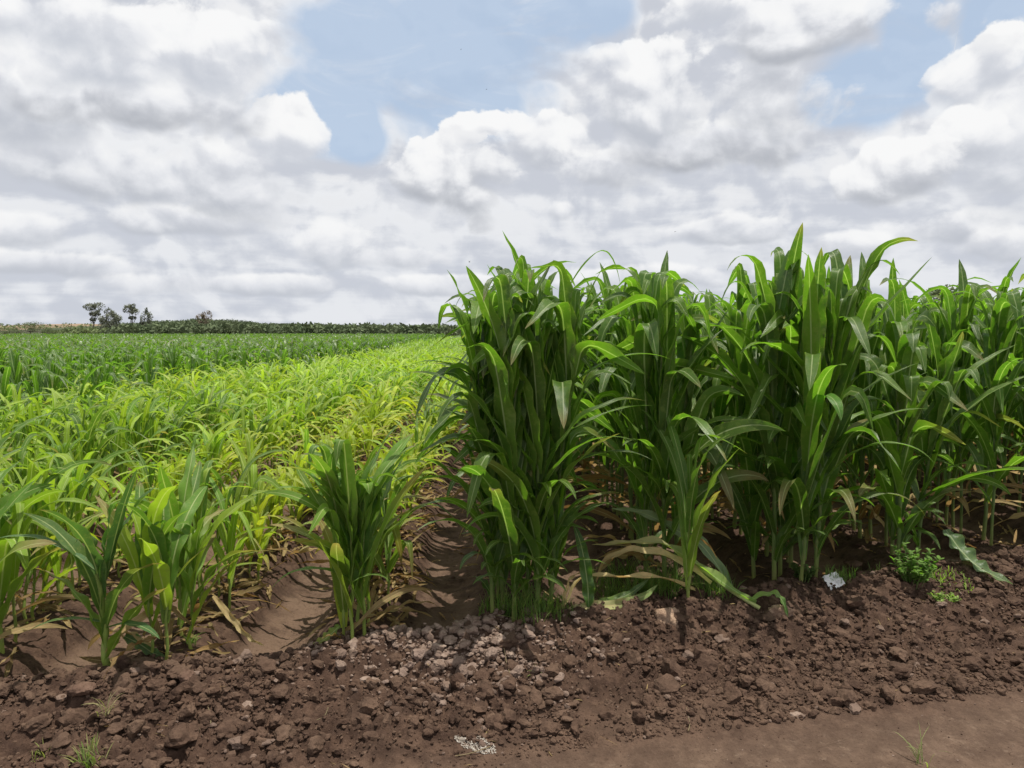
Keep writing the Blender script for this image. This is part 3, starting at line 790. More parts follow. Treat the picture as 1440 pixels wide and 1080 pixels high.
# the right-hand rows beyond the tall block carry the same crop on to the trees
tag(link('maize_crop', gY.mesh('maize_crop', M_YLEAF)), 'rest of the pale yellow-green young maize stretching back to the trees', 'maize crop', kind='stuff')
gM = Geo()
for var, pts in ((LM, pk(rm, 0, 24)), (LM2, pk(rm, 24, 60)), (LM3, pk(rm, 60, 999))):
    for (x, y, k) in pts:
        V, F, UV, C = var[rg.integers(len(var))]; a = rg.uniform(0, 6.28); c, s = math.cos(a) * k, math.sin(a) * k
        gM.add(np.stack([V[:, 0] * c - V[:, 1] * s + x, V[:, 0] * s + V[:, 1] * c + y, V[:, 2] * k], 1), F, UV, np.clip(C * rg.uniform(.8, 1.25), 0, 1))
tag(link('maize_crop', gM.mesh('maize_crop', M_LEAF)), 'rest of the darker half-grown maize in the far left part of the field', 'maize crop', kind='stuff')

# --- the clumps at the row ends
DY = -.10
def clump(k, pts, kind, labels, seed, group, ex={}, **kw):
    for i, (dx, y, H) in enumerate(pts):
        o = dict(kw); o['H'] = H
        hero(HX(k) + dx, y + DY, kind, labels[i] if isinstance(labels, list) else labels, seed + i, group if not isinstance(labels, list) else None, lean=(dx * .55, -.02), clear={0: -1, -1: 1}.get(k, 0), extra=ex.get(i, ()), **o)
PI = math.pi
clump(0, [(-.16, 4.10, 1.84), (-.05, 4.04, 1.92), (.07, 4.08, 1.84), (.15, 4.18, 1.92), (-.10, 4.24, 1.9), (.02, 4.22, 1.95), (.10, 4.36, 1.9), (-.13, 4.42, 1.85), (.0, 4.5, 1.9), (-.12, 4.6, 1.7)],
      'tall', 'tall dark maize stalk bunched in the leftmost tall clump beside the open furrow', 1001, 'stalks of the leftmost tall clump',
      ex={0: [dict(h=1.18, az=PI, th0=.75, bend=1.5, L=.55, W=.055), dict(h=.62, az=PI * 1.05, th0=.8, bend=.9, L=.42, W=.05), dict(h=.40, az=PI * 1.1, th0=.85, bend=1.0, L=.36, W=.045), dict(h=.5, az=PI * 1.3, th0=.6, bend=1.0, L=.5, W=.05), dict(h=.25, az=PI * 1.4, th0=.7, bend=1.5, L=.4, W=.045), dict(h=.30, az=PI * 1.25, th0=.8, bend=2.0, L=.52, W=.05, col=(.09, .17, .05)), dict(h=.9, az=PI * .95, th0=.7, bend=.9, L=.48, W=.055), dict(h=1.12, az=PI, th0=.12, bend=.1, L=.78, W=.07, brk=(.8, 2.6))],
          3: [dict(h=1.1, az=-.1, th0=.7, bend=1.3, L=.75, W=.06), dict(h=.9, az=.1, th0=.95, bend=.7, L=.62, W=.06), dict(h=.72, az=-.3, th0=.9, bend=1.2, L=.6, W=.06, col=(.08, .15, .04)), dict(h=1.5, az=0, th0=.3, bend=1.1, L=.75, W=.055, brk=(.72, 1.6))],
          2: [dict(h=.62, az=-.6, th0=.5, bend=1.3, L=.7, W=.06), dict(h=.5, az=-1.2, th0=.4, bend=2.0, L=.6, W=.06)],
          1: [dict(h=.7, az=-2.3, th0=.35, bend=1.3, L=.8, W=.065), dict(h=.35, az=-2.2, th0=.7, bend=1.9, L=.55, W=.05)]},
      erect=2.0, wide=1.1, dryn=0, nleaf=17)
clump(1, [(.0, 4.50, 2.0), (-.09, 4.62, 2.06), (.1, 4.66, 1.9)],
      'tall', ['broad-leaved foremost stalk of the second tall clump, behind the thin short plant', 'highest stalk of the second tall clump, just left behind its foremost stalk', 'shorter stalk at the right back of the second tall clump'], 1101, None, erect=2.2, wide=1.2, nleaf=14,
      ex={0: [dict(h=1.1, az=-1.9, th0=.12, bend=.1, L=.95, W=.095, brk=(.80, 2.1)), dict(h=.95, az=.1, th0=.4, bend=.2, L=.8, W=.09), dict(h=.6, az=-2.3, th0=.4, bend=1.6, L=.65, W=.07)]})
clump(2, [(-.02, 4.55, 2.0), (-.13, 4.68, 2.04), (.10, 4.62, 2.05), (.16, 4.76, 2.08), (-.05, 4.8, 2.07), (.05, 4.88, 2.06), (-.18, 4.9, 1.95)],
      'tall', 'towering dark green maize stalk in the highest clump, left of the white scrap', 1201, 'stalks of the highest maize clump', erect=1.45, wide=1.15, len_=1.05, dryn=0, nleaf=14,
      ex={0: [dict(h=1.2, az=-1.5, th0=.12, bend=.2, L=.72, W=.10, brk=(.85, 2.6)), dict(h=.95, az=-1.5, th0=.5, bend=2.5, L=.55, W=.10, col=(.10, .26, .03)), dict(h=1.1, az=PI, th0=.75, bend=.1, L=.85, W=.06)],
          3: [dict(h=1.2, az=-.15, th0=.66, bend=.02, L=1.0, W=.08, fold=.8), dict(h=.95, az=-.2, th0=.8, bend=.4, L=.7, W=.08)],
          2: [dict(h=1.24, az=.1, th0=.38, bend=.1, L=.96, W=.08, brk=(.82, 1.9)), dict(h=.75, az=-.2, th0=.8, bend=.8, L=.7, W=.09), dict(h=.55, az=-.5, th0=.5, bend=2.1, L=.8, W=.07)],
          1: [dict(h=1.0, az=PI * 1.05, th0=.9, bend=.6, L=.8, W=.08), dict(h=.8, az=PI * 1.1, th0=1.1, bend=1.1, L=.7, W=.07), dict(h=1.25, az=PI, th0=.35, bend=.2, L=.82, W=.09, brk=(.8, 2.2))]})
clump(3, [(-.08, 4.92, 1.5), (.12, 5.05, 1.7), (.0, 5.15, 1.78)],
      'tall', ['stout shorter maize plant with a thick bare stem rising behind the bushy weed', 'leaning maize plant whose long leaves reach right, beside the stout bare-stemmed one', 'dark maize plant just behind the stout bare-stemmed one'], 1301, None, erect=1.4, wide=1.3, dryn=0,
      ex={0: [dict(h=.85, az=-1.5, th0=.1, bend=.15, L=.8, W=.12, brk=(.75, 2.5)), dict(h=.8, az=-1.9, th0=.3, bend=.3, L=.7, W=.12, brk=(.72, 2.6)), dict(h=.75, az=-.9, th0=.35, bend=.3, L=.75, W=.12, brk=(.7, 2.4))],
          1: [dict(h=.7, az=-.2, th0=.62, bend=.75, L=.95, W=.11), dict(h=.95, az=0, th0=.7, bend=.5, L=.8, W=.10), dict(h=.42, az=-.9, th0=.9, bend=1.1, L=.95, W=.10)]})
# young clumps
GB = [(.14, .30, .03), (.18, .35, .034), (.11, .255, .028)]
clump(-1, [(.0, 3.80, 1.12), (.05, 3.86, 1.08), (-.06, 3.88, 1.12), (.0, 3.95, 1.12), (.04, 4.03, 1.1)], 'young', 'bright green young maize stalk at the row end beside the open furrow', 1401, 'stalks of the bright green clump by the furrow', pal=GB, erect=1.9, wide=1.65, len_=1.0, dryn=1, nleaf=9,
      ex={0: [dict(h=.32, az=PI * 1.05, th0=1.1, bend=1.5, L=.42, W=.045, col=GB[0]), dict(h=.55, az=-1.9, th0=.1, bend=.1, L=.62, W=.085, brk=(.78, 2.7), col=GB[1]), dict(h=.3, az=0, th0=1.0, bend=1.4, L=.36, W=.035, col=GB[0])],
          1: [dict(h=.55, az=-1.1, th0=.16, bend=.1, L=.6, W=.09, brk=(.8, 2.6), col=GB[1])],
          2: [dict(h=.5, az=-2.2, th0=.2, bend=.1, L=.66, W=.08, brk=(.8, 2.7), col=GB[0]), dict(h=.6, az=PI * .95, th0=.75, bend=1.7, L=.5, W=.045, col=GB[1])]})
clump(-2, [(.02, 3.62, .95), (-.07, 3.68, .98), (.08, 3.76, .92), (-.02, 3.9, .98)], 'young', 'young maize stalk with yellow lower leaves left of the bare furrow bed', 1501, 'stalks of the yellowing second clump', pal=YOUNG[2:5] + GB, erect=1.9, wide=1.6, dryn=2, nleaf=8)
xx, yy = rx(160, 948, .03)
hero(xx, yy - .04, 'young', 'single stout young maize plant with a thick pale stem and blue-green leaves', 1601, H=.92, pal=[(.085, .20, .045), (.10, .23, .05), (.075, .18, .05)], erect=1.9, wide=1.8, dryn=0, nleaf=8, plane=.2, r0k=2.0,
     extra=[dict(h=.42, az=PI * 1.02, th0=.75, bend=1.2, L=.55, W=.055, col=(.10, .21, .08)), dict(h=.2, az=-.5, th0=1.2, bend=.9, L=.36, W=.055, col=(.08, .19, .06)), dict(h=.22, az=PI * 1.1, th0=1.2, bend=1.0, L=.33, W=.035, col=(.12, .24, .05)), dict(h=.42, az=-.3, th0=.28, bend=.2, L=.55, W=.075, col=(.08, .19, .05))])
clump(-3, [(.04, 3.50, 1.0), (-.04, 3.6, 1.02), (.06, 3.72, .95)], 'young', 'bright young maize stalk in the leftmost clump at the edge of the view', 1701, 'stalks of the leftmost young clump', pal=GB + YOUNG[:1], erect=1.9, wide=1.8, dryn=1, nleaf=8)
xx, yy = rx(968, 856, .06)
hero(xx, yy, 'young', 'thin light green maize plant standing alone amid the fallen dry leaves', 1801, H=1.2, pal=[(.13, .28, .03), (.16, .32, .035)], erect=2.6, wide=1.25, dryn=0, nleaf=9)
# ------------------------------------------------------------------ hand-shaped ribbons (fallen leaves and stems)
def smooth_path(P, n):
    P = np.asarray(P, float); m = len(P); t = np.linspace(0, m - 1, n + 1); out = []
    Q = np.concatenate([[2 * P[0] - P[1]], P, [2 * P[-1] - P[-2]]])
    for u in t:
        i = min(int(u), m - 2); f = u - i; a, b, c, d = Q[i:i + 4]
        out.append(.5 * (2 * b + (c - a) * f + (2 * a - 5 * b + 4 * c - d) * f * f + (3 * b - a - 3 * c + d) * f ** 3))
    return np.array(out)
def ribbon(P, W, n=26, m=6, face=(0, -.5, .85), twist=0.0, fold=.4, ripple=.45, seed=0, neck=.5):
    q = np.random.default_rng(seed); C = smooth_path(P, n); T = np.gradient(C, axis=0); T /= np.linalg.norm(T, axis=1)[:, None]
    s = np.linspace(0, 1, n + 1); N = np.broadcast_to(np.array(face, float), C.shape); B = np.cross(N, T); B /= np.linalg.norm(B, axis=1)[:, None] + 1e-9; N = np.cross(T, B)
    tw = twist * s; B, N = B * np.cos(tw)[:, None] + N * np.sin(tw)[:, None], N * np.cos(tw)[:, None] - B * np.sin(tw)[:, None]
    w = np.where(s < .25, neck + (1 - neck) * np.sin(s / .25 * np.pi / 2), np.clip(1 - np.clip((s - .25) / .75, 0, 1) ** 2.2, 0, 1) ** .8)
    w = np.maximum(w, .02) * W; c = np.linspace(-1, 1, m + 1); p = q.uniform(0, 6.28, 2)
    rip = np.where(c[None] > 0, np.sin(s[:, None] * 26 + p[0]), np.sin(s[:, None] * 31 + p[1])) * np.abs(c)[None] ** 2 * ripple
    off = B[:, None] * (c[None] * w[:, None] / 2 * math.cos(fold))[..., None] + N[:, None] * ((np.abs(c)[None] * math.sin(fold) + rip) * w[:, None] / 2)[..., None]
    UV = np.stack(np.broadcast_arrays((c * .5 + .5)[None], s[:, None]), -1).reshape(-1, 2)
    return (C[:, None] + off).reshape(-1, 3), grid_faces(n, m), UV
def px_path(pts, y0, y1, zmin=.015):
    out = []
    for i, (px, py) in enumerate(pts):
        y = y0 + (y1 - y0) * i / (len(pts) - 1); p = at(px, py, y); p[2] = max(p[2], float(hgt(p[0], p[1])) + zmin); out.append(p)
    return out
def fallen(label, leaves, stem=None, group=None):
    base = np.array(leaves[0][0][0]); t = thing('fallen_maize_plant', label, 'fallen plant', base, 0, group)
    if stem is not None:
        C = smooth_path(stem[0], 24); V, F, UV = tube(C - base, np.linspace(stem[1], stem[1] * .6, 25), 8); g = Geo(); g.add(V, F, UV, (.40, .44, .16)); link('stalk', g.mesh('stalk', M_STALK), t)
    for i, (P, W, c1, c2, kw) in enumerate(leaves):
        V, F, UV = ribbon(P, W, seed=i + 3, **kw); k = sstep(.2, .8, UV[:, 1] + .25 * (vnoise(UV[:, 1] * 9, UV[:, 0] * 3, 4) - .5))[:, None]
        g = Geo(); g.add(V - base, F, UV, np.array(c1) * (1 - k) + np.array(c2) * k)
        dryl = c1[0] > .3; link('dry_leaf' if dryl else 'leaf', g.mesh('leaf', M_DRY if dryl else M_LEAF), t)
    return t
STRAW = (.80, .66, .33); STR2 = (.68, .50, .24); PG = (.30, .46, .10); PGD = (.12, .22, .07)
fallen('bent fallen maize plant with pale straw leaves sprawled over the grass beside the thin plant',
    [(px_path([(1062, 858), (1010, 815), (960, 780), (920, 762), (868, 765), (832, 766)], 4.15, 4.35), .07, PG, STRAW, dict(face=(0, -.3, 1))),
     (px_path([(1000, 820), (960, 790), (915, 775), (880, 775), (850, 790), (838, 820)], 4.2, 4.3), .05, STRAW, STR2, dict(face=(.1, -.8, .6), twist=.6)),
     (px_path([(1030, 830), (990, 770), (950, 745), (905, 722), (860, 715)], 4.3, 4.5), .075, (.22, .32, .16), (.34, .42, .24), dict(face=(0, -.5, .9), twist=-.3)),
     (px_path([(1050, 845), (1085, 835), (1100, 845), (1108, 868)], 4.15, 4.05), .045, PG, (.12, .26, .05), dict(face=(0, -.3, 1))),
     (px_path([(980, 830), (925, 812), (870, 812), (820, 812), (795, 850), (790, 870)], 4.2, 4.15), .045, STR2, STRAW, dict(face=(0, -.4, 1), twist=.8))],
    stem=(px_path([(1068, 862), (1030, 832), (985, 800), (955, 775)], 4.12, 4.3), .012))
fallen('broken green and straw striped maize leaves curled at the bank, left of the large stone',
    [(px_path([(800, 872), (830, 868), (870, 858), (905, 838), (925, 822)], 4.02, 4.16), .06, (.50, .45, .22), (.25, .36, .12), dict(face=(0, -.8, .7), twist=.4)),
     (px_path([(822, 855), (850, 850), (885, 835), (915, 812)], 4.06, 4.2), .055, PG, PGD, dict(face=(0, -.8, .6))),
     (px_path([(828, 862), (826, 820), (818, 770), (806, 735)], 4.05, 4.1), .075, (.075, .17, .03), (.06, .14, .03), dict(face=(.1, -1, .1), neck=.25)),
     (px_path([(792, 872), (793, 840), (800, 815), (815, 805), (840, 800)], 4.03, 4.15), .03, STR2, STRAW, dict(face=(.2, -1, .3), twist=1.5))])
# leaves resting on the ground
def single(name, label, pts, y0, y1, W, c1, c2, mat=M_DRY, group=None, cat='fallen leaf', **kw):
    P = px_path(pts, y0, y1, .012); base = P[0]; V, F, UV = ribbon(P, W, seed=len(label), **kw); k = UV[:, 1][:, None]; g = Geo(); g.add(V - base, F, UV, np.array(c1) * (1 - k) + np.array(c2) * k)
    o = link(name, g.mesh(name, mat), None, base); return tag(o, label, cat, group)
single('fallen_leaf', 'long crumpled straw-coloured leaf lying across the bare furrow bed', [(300, 838), (325, 868), (350, 895), (372, 908)], 3.85, 3.68, .035, STR2, STRAW, twist=1.5, ripple=.5)
single('fallen_leaf', 'wide dark leaf bowing down to the ground at the far right of the bank', [(1330, 745), (1352, 775), (1380, 800), (1425, 822)], 4.85, 4.5, .12, (.09, .18, .06), (.15, .24, .09), M_LEAF)
single('fallen_leaf', 'yellow-green broken leaf slanting down to the bank at the bright green clump', [(478, 880), (465, 892), (450, 903), (430, 920)], 3.72, 3.66, .05, (.20, .34, .05), (.55, .52, .14), M_YLEAF)
single('fallen_leaf', 'curled blue-green leaf lying behind the single stout plant', [(175, 895), (195, 905), (215, 918), (232, 932)], 3.62, 3.55, .06, (.09, .18, .05), (.12, .22, .10), M_LEAF, ripple=.5)
single('fallen_leaf', 'small bleached leaf scrap on the smooth soil at lower left', [(98, 972), (108, 966), (118, 966)], 3.4, 3.42, .03, STRAW, STR2, ripple=.5)

# litter of dead leaves along the ridges
q = np.random.default_rng(77); gl = Geo()
def litter(n, k, y0, y1, sx, smin=.08, smax=.3, dx=0.0):
    for _ in range(n):
        x = HX(k) + dx + q.normal(0, sx); y = edge_y(x) + y0 + (y1 - y0) * q.random() ** 1.3; z = float(hgt(x, y)) + q.uniform(.0, .05)
        L = q.uniform(smin, smax); V, F, UV = leaf_arrays(np.array((x, y, z)), q.uniform(0, 6.28), q.uniform(1.0, 1.6), q.uniform(-.2, .9), L, L * q.uniform(.08, .16), 8, 2, q, .5, .6, q.normal(0, 1.8))
        V[:, 2] = np.maximum(V[:, 2], hgt(V[:, 0], V[:, 1]) + .004)
        gl.add(V, F, UV, np.array(TAN[q.integers(3)]) * q.uniform(.5, 1.25))
litter(120, -1, .2, 4.5, .06, .05, .18, dx=.10); litter(80, -1, .1, 4, .14); litter(140, -2, .1, 4.5, .15); litter(90, -3, .1, 4, .15); litter(60, -4, .2, 4, .15)
for k in range(0, 7): litter(80, k, .2, 4.0, .20, .06, .22)
for _ in range(110):
    x = q.uniform(-2.6, 3.4); y = edge_y(x) - q.uniform(0, 1.1); L = q.uniform(.02, .08)
    V, F, UV = leaf_arrays(np.array((x, y, float(hgt_detail(np.array([x]), np.array([y]))[0]) + .006)), q.uniform(0, 6.28), q.uniform(1.2, 1.6), q.uniform(-.1, .4), L, q.uniform(.002, .006), 5, 2, q, .3, .3, 1)
    gl.add(V, F, UV, np.array(TAN[2]) * q.uniform(.8, 1.3))
tag(link('leaf_litter', gl.mesh('leaf_litter', M_DRY)), 'dead tan maize leaves and straw littering the ridges and the bank', 'leaf litter', kind='stuff')

# grass and weeds
def grass_geo(n, r0, h, cx=0, cy=0, w=.0035, cols=((.12, .20, .03), (.20, .28, .05), (.30, .30, .10)), spread=.9, absz=False):
    g = Geo()
    for _ in range(n):
        a = q.uniform(0, 6.28); rr = r0 * math.sqrt(q.random()); x, y = rr * math.cos(a) + cx, rr * math.sin(a) + cy; z = float(hgt(x, y)) - .005 if absz else 0
        V, F, UV = leaf_arrays(np.array((x, y, z)), q.uniform(0, 6.28), abs(q.normal(0, .35)) * spread, q.uniform(.3, 1.6) * spread, h * q.uniform(.4, 1.2), w * q.uniform(.7, 1.5), 6, 1, q, .1, 0, q.normal(0, .5))
        g.add(V, F, UV, np.array(cols[q.integers(len(cols))]) * q.uniform(.8, 1.2))
    return g
gg = Geo()
def add_grass(px, py, n, r0, h, z=.06, **kw):
    p = on_plane(px, py, z); g = grass_geo(n, r0, h, p[0], p[1], absz=True, **kw); gg.add(*g.arrays())
for a in ((745, 876, 190, .10, .20), (715, 868, 90, .07, .18), (690, 850, 60, .1, .14), (880, 838, 260, .15, .20), (930, 840, 300, .13, .22), (990, 842, 160, .12, .18), (860, 800, 150, .15, .2, .08), (1010, 845, 90, .1, .14), (1180, 815, 110, .1, .12, .1), (1225, 800, 50, .08, .1, .1), (780, 870, 80, .1, .12)):
    add_grass(*a[:5], **({'z': a[5]} if len(a) > 5 else {}), cols=((.09, .19, .025), (.13, .25, .04), (.24, .30, .08)))
add_grass(770, 872, 60, .05, .16, cols=((.25, .42, .06), (.3, .4, .1)))
add_grass(1340, 812, 130, .13, .05, z=.1, cols=((.25, .42, .06), (.35, .45, .1)), w=.006)
tag(link('grass', gg.mesh('grass', M_GRASS)), 'fine green grass growing round the feet of the tall maize', 'grass', kind='stuff')
for (px, py, n, r0, h, z, cols, lab) in (
    (128, 1078, 60, .045, .12, -.06, ((.2, .3, .06), (.42, .40, .16)), 'sparse grass tuft with pale bent blades at the bottom left corner'),
    (55, 1066, 18, .03, .06, -.05, ((.4, .38, .14), (.3, .34, .1)), 'tiny dry grass tuft left of the sparse bottom-left tuft'),
    (758, 950, 30, .03, .07, 0, ((.2, .36, .06), (.3, .4, .1)), 'small bright green grass sprig on the bank right of the gravel'),
    (1298, 1078, 12, .025, .17, -.07, ((.4, .42, .18),), 'thin lone grass blades on the smooth track at lower right'),
    (148, 1002, 14, .03, .11, -.02, ((.45, .38, .2),), 'thin straw stalks sticking from the lower left bank'),
    (272, 905, 26, .03, .08, .04, ((.2, .38, .05), (.26, .42, .07)), 'little green seedling tuft at the foot of the yellowing clump')):
    p = on_plane(px, py, z); zz = float(hgt(p[0], p[1])); p = on_plane(px, py, zz)
    g = grass_geo(n, r0, h, cols=cols, spread=1.3, w=.004); o = link('grass_tuft', g.mesh('grass_tuft', M_GRASS), None, (p[0], p[1], zz - .004)); tag(o, lab, 'grass tuft')

def weed(px, py, z, label, H, Rr, nst, col, seed, lsz=.035):
    q = np.random.default_rng(seed); p = on_plane(px, py, z); zz = float(hgt(p[0], p[1])); t = thing('leafy_weed', label, 'weed', (p[0], p[1], zz))
    gs = Geo(); gl = Geo()
    for i in range(nst):
        a = q.uniform(0, 6.28); rr = Rr * math.sqrt(q.random()); b = np.array((rr * .35 * math.cos(a), rr * .35 * math.sin(a), -.01)); h = H * q.uniform(.5, 1.05) * (1 - .35 * rr / Rr)
        e = np.array((rr * math.cos(a), rr * math.sin(a), h)); C = smooth_path([b, (b + e) / 2 + (0, 0, h * .12), e], 8)
        V, F, UV = tube(C, np.linspace(.003, .0012, 9), 5); gs.add(V, F, UV, (.22, .32, .09))
        for j in range(2, 9):
            for s_ in range(3):
                L = lsz * q.uniform(.6, 1.3); V, F, UV = leaf_arrays(C[j] + q.normal(0, .004, 3), q.uniform(0, 6.28), q.uniform(.6, 1.3), q.uniform(.2, .9), L, L * .55, 5, 2, q, .3, .1, 0, neck=.3)
                gl.add(V, F, UV, np.array(col) * q.uniform(.7, 1.3))
    link('stem', gs.mesh('stem', M_STALK), t); link('leaves', gl.mesh('leaves', M_GRASS), t)
weed(1285, 818, .10, 'bushy bright green broadleaf weed at the foot of the stout bare-stemmed plant', .27, .15, 26, (.15, .28, .05), 5, .036)
weed(1330, 828, .10, 'low pale weed creeping right of the bushy bright one', .07, .11, 12, (.30, .42, .10), 6, .02)
weed(1130, 820, .08, 'small dark leafy weed at the base of the highest clump', .16, .08, 10, (.08, .16, .03), 8, .03)
weed(600, 893, .0, 'tiny dry sprout at the mouth of the open furrow', .05, .02, 3, (.4, .3, .12), 9, .02)

# scraps
def flake(name, px, py, z, size, mat, label, cat, seed, asp=.6, nrm=.35, thick=0.0):
    q = np.random.default_rng(seed); n = 14; a = np.linspace(-1, 1, n + 1); X, Y = np.meshgrid(a, a * asp)
    k = 1 - .28 * fbm(np.arctan2(Y, X) * 1.7 + seed, np.hypot(X, Y), 3, seed); X, Y = X * k, Y * k
    Z = nrm * (fbm(X * 2 + seed, Y * 2, 3, seed) - .4) + .08 * np.abs(np.sin(X * 5 + 2 * Y)); V = np.stack([X, Y, Z], -1).reshape(-1, 3) * size
    V = V @ rotz(q.uniform(-.4, .4)).T; p = on_plane(px, py, z); zz = float(hgt(p[0], p[1])); p = on_plane(px, py, zz); g = Geo(); g.add(V, grid_faces(n, n))
    return tag(link(name, g.mesh(name, mat), None, (p[0], p[1], zz + .012)), label, cat)
o = flake('plastic_scrap', 1172, 820, .1, .065, M_PAPER, 'crumpled white plastic scrap on the soil right of the highest clump', 'plastic scrap', 4, .8, .8)
o.rotation_euler = (.7, 0, 0)
o = flake('plastic_scrap', 1258, 832, .1, .05, M_PAPER, 'small greyish plastic sliver left of the bushy weed', 'plastic scrap', 9, .3, .4)
g = Geo(3); p = on_plane(668, 1042, -.05)
for i in range(900):
    a = q.uniform(0, 6.28); rr = math.sqrt(q.random()); x = p[0] + .085 * rr * math.cos(a); y = p[1] - .04 * rr * math.cos(a) + .045 * rr * math.sin(a)
    V, F = SH[1][q.integers(24)]; g.add(V * q.uniform(.001, .0042) + (x, y, float(hgt_detail(np.array([x]), np.array([y]))[0]) + .002) , F)
tag(link('lime_spill', g.mesh('lime_spill', M_ASH, False)), 'patch of spilled whitish granules on the soil at bottom centre', 'white granules', kind='stuff')
def twig(pts, z, label, rad=.0022):
    P = [on_plane(a, b, z) for a, b in pts]; P = [(p[0], p[1], float(hgt_detail(np.array([p[0]]), np.array([p[1]]))[0]) + .008) for p in P]
    V, F, UV = tube(smooth_path(P, 14) - np.array(P[0]), rad, 5); g = Geo(); g.add(V, F, UV, (.45, .36, .22)); tag(link('dry_stem', g.mesh('dry_stem', M_DRY), None, P[0]), label, 'dry stem')
twig([(245, 1050), (255, 1038), (280, 1035), (277, 1048)], -.05, 'hooked dry stem lying on the soil at lower left')
twig([(640, 1062), (660, 1060), (690, 1050)], -.06, 'pale dry stem just below the white granules')
twig([(293, 1008), (296, 1020), (297, 1028)], -.03, 'short straight straw on the lower left bank')
twig([(430, 1015), (455, 1010), (462, 1006)], -.03, 'thin twig on the bank left of the white granules')
twig([(705, 900), (712, 925), (722, 945)], .03, 'long thin straw lying down the bank right of the gravel')
twig([(965, 985), (970, 1000), (968, 1012)], -.02, 'pale short straw on the bank below the large rounded stone')

# ------------------------------------------------------------------ far background
f_ = lambda px, Y: (math.tan(math.atan((px - 720) / FPX) + YAW)) * Y      # x at depth Y
HOR = 465.0
def zat(py, Y): return CAMH + (HOR - py) * Y / FPX
q = np.random.default_rng(21)
def leafcloud(geo, c, rad, n, size, shade=(.7, 1.25), hollow=.45):
    """many small leaf-sized faces spread through an uneven ellipsoid"""
    d = q.normal(size=(n, 3)); d /= np.linalg.norm(d, axis=1)[:, None]
    rr = (hollow + (1 - hollow) * q.random(n) ** .6)[:, None]; P = np.array(c) + d * rr * np.array(rad)
    A = q.normal(size=(n, 3)); A /= np.linalg.norm(A, axis=1)[:, None]; B = np.cross(A, q.normal(size=(n, 3))); B /= np.linalg.norm(B, axis=1)[:, None]
    s = (size * q.uniform(.5, 1.3, n))[:, None]
    V = np.stack([P - A * s - B * s * .45, P + A * s - B * s * .3, P + A * s * .9 + B * s * .45, P - A * s * .8 + B * s * .5], 1).reshape(-1, 3)
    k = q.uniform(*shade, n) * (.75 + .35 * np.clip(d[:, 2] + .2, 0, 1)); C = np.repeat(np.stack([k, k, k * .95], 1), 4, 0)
    geo.add(V, np.arange(4 * n).reshape(-1, 4), None, C)
def far_tree(px, base_py, top_py, Y, wpx, label, mat, blobs, name='tree', seed=0, trunk=.16, dens=1.0, cat='tree'):
    dens *= 1.7; wpx *= 1.18; top_py -= 2 if Y > 100 and wpx < 60 else 0
    global q
    q = np.random.default_rng(500 + seed); x = f_(px, Y); k = Y / FPX; z0 = max(0, zat(base_py, Y)); H = zat(top_py, Y) - z0; W = wpx * k
    t = thing(name, label, cat, (x, Y, z0)); gt = Geo(); gl = Geo()
    def limb(a, b, r0, r1):
        m = (np.array(a) + b) / 2 + q.normal(0, .05 * H, 3) * (1, 1, .3); V, F, UV = tube(smooth_path([a, m, b], 8), np.linspace(r0, r1, 9), 6); gt.add(V, F, UV)
    fork = np.array((0, 0, H * .35)); limb(np.array((0, 0, -1.)), fork, trunk * 1.6, trunk)
    for (bx, bz, brx, brz) in blobs:        # in units of half width / height
        c = np.array((bx * W / 2, q.uniform(-.25, .25) * W / 2, bz * H)); limb(fork + q.normal(0, .05, 3), c, trunk * .7, trunk * .2)
        n = int(dens * 520 * brx * brz * 4); rad = (brx * W / 2, brx * W / 2, brz * H)
        leafcloud(gl, c, rad, max(60, n // 2), .22 * (H / 9)); 
        for _ in range(5): 
            o = q.normal(size=3); o /= np.linalg.norm(o); leafcloud(gl, c + o * np.array(rad) * .75, np.array(rad) * .45, max(30, n // 9), .20 * (H / 9), hollow=.1)
        for _ in range(3):
            o = q.normal(size=3); o /= np.linalg.norm(o); limb(c, c + o * np.array(rad) * .9, trunk * .2, trunk * .06)
    link('trunk', gt.mesh('trunk', M_BARK), t); link('crown', gl.mesh('crown', mat, False), t)
far_tree(134, 472, 427, 190, 27, 'tall gum tree with a domed crown on a bare trunk, leftmost of the far trees', M_GUM, [(-.35, .84, .5, .12), (.35, .86, .55, .13), (-.1, .62, .35, .08), (.25, .66, .4, .09), (-.05, .48, .25, .06)], seed=1)
far_tree(157, 474, 434, 180, 32, 'broad dense dark tree just right of the tall gum tree', M_GUM, [(-.4, .35, .5, .25), (.35, .35, .5, .28), (0, .6, .55, .22), (-.1, .82, .35, .14), (.55, .62, .35, .14), (-.5, .6, .35, .13)], seed=2, dens=1.4)
far_tree(188, 474, 429, 200, 22, 'high-crowned tree with a bare lower trunk behind the spiky tree', M_GUM, [(-.4, .82, .55, .14), (.4, .74, .5, .10), (0, .9, .4, .09), (.1, .56, .4, .07)], seed=3)
far_tree(207, 474, 434, 195, 20, 'thin spiky tree with sparse upright branches', M_GUM, [(0, .6, .7, .28), (.5, .6, .3, .2), (-.5, .55, .3, .18), (0, .85, .2, .12)], seed=4, dens=.35, trunk=.12)
far_tree(288, 472, 438, 210, 24, 'brownish two-lobed tree rising over the far woodland', M_BROWN, [(-.45, .68, .45, .18), (.35, .76, .55, .22), (0, .4, .6, .2)], seed=5)
far_tree(44, 474, 451, 120, 52, 'large rounded green bush at the left end of the far field edge', M_BUSH, [(-.3, .45, .6, .4), (.35, .5, .55, .42), (0, .65, .5, .3), (-.75, .3, .35, .3), (.8, .3, .35, .28)], 'bush', 6, .1, 1.2, 'bush')
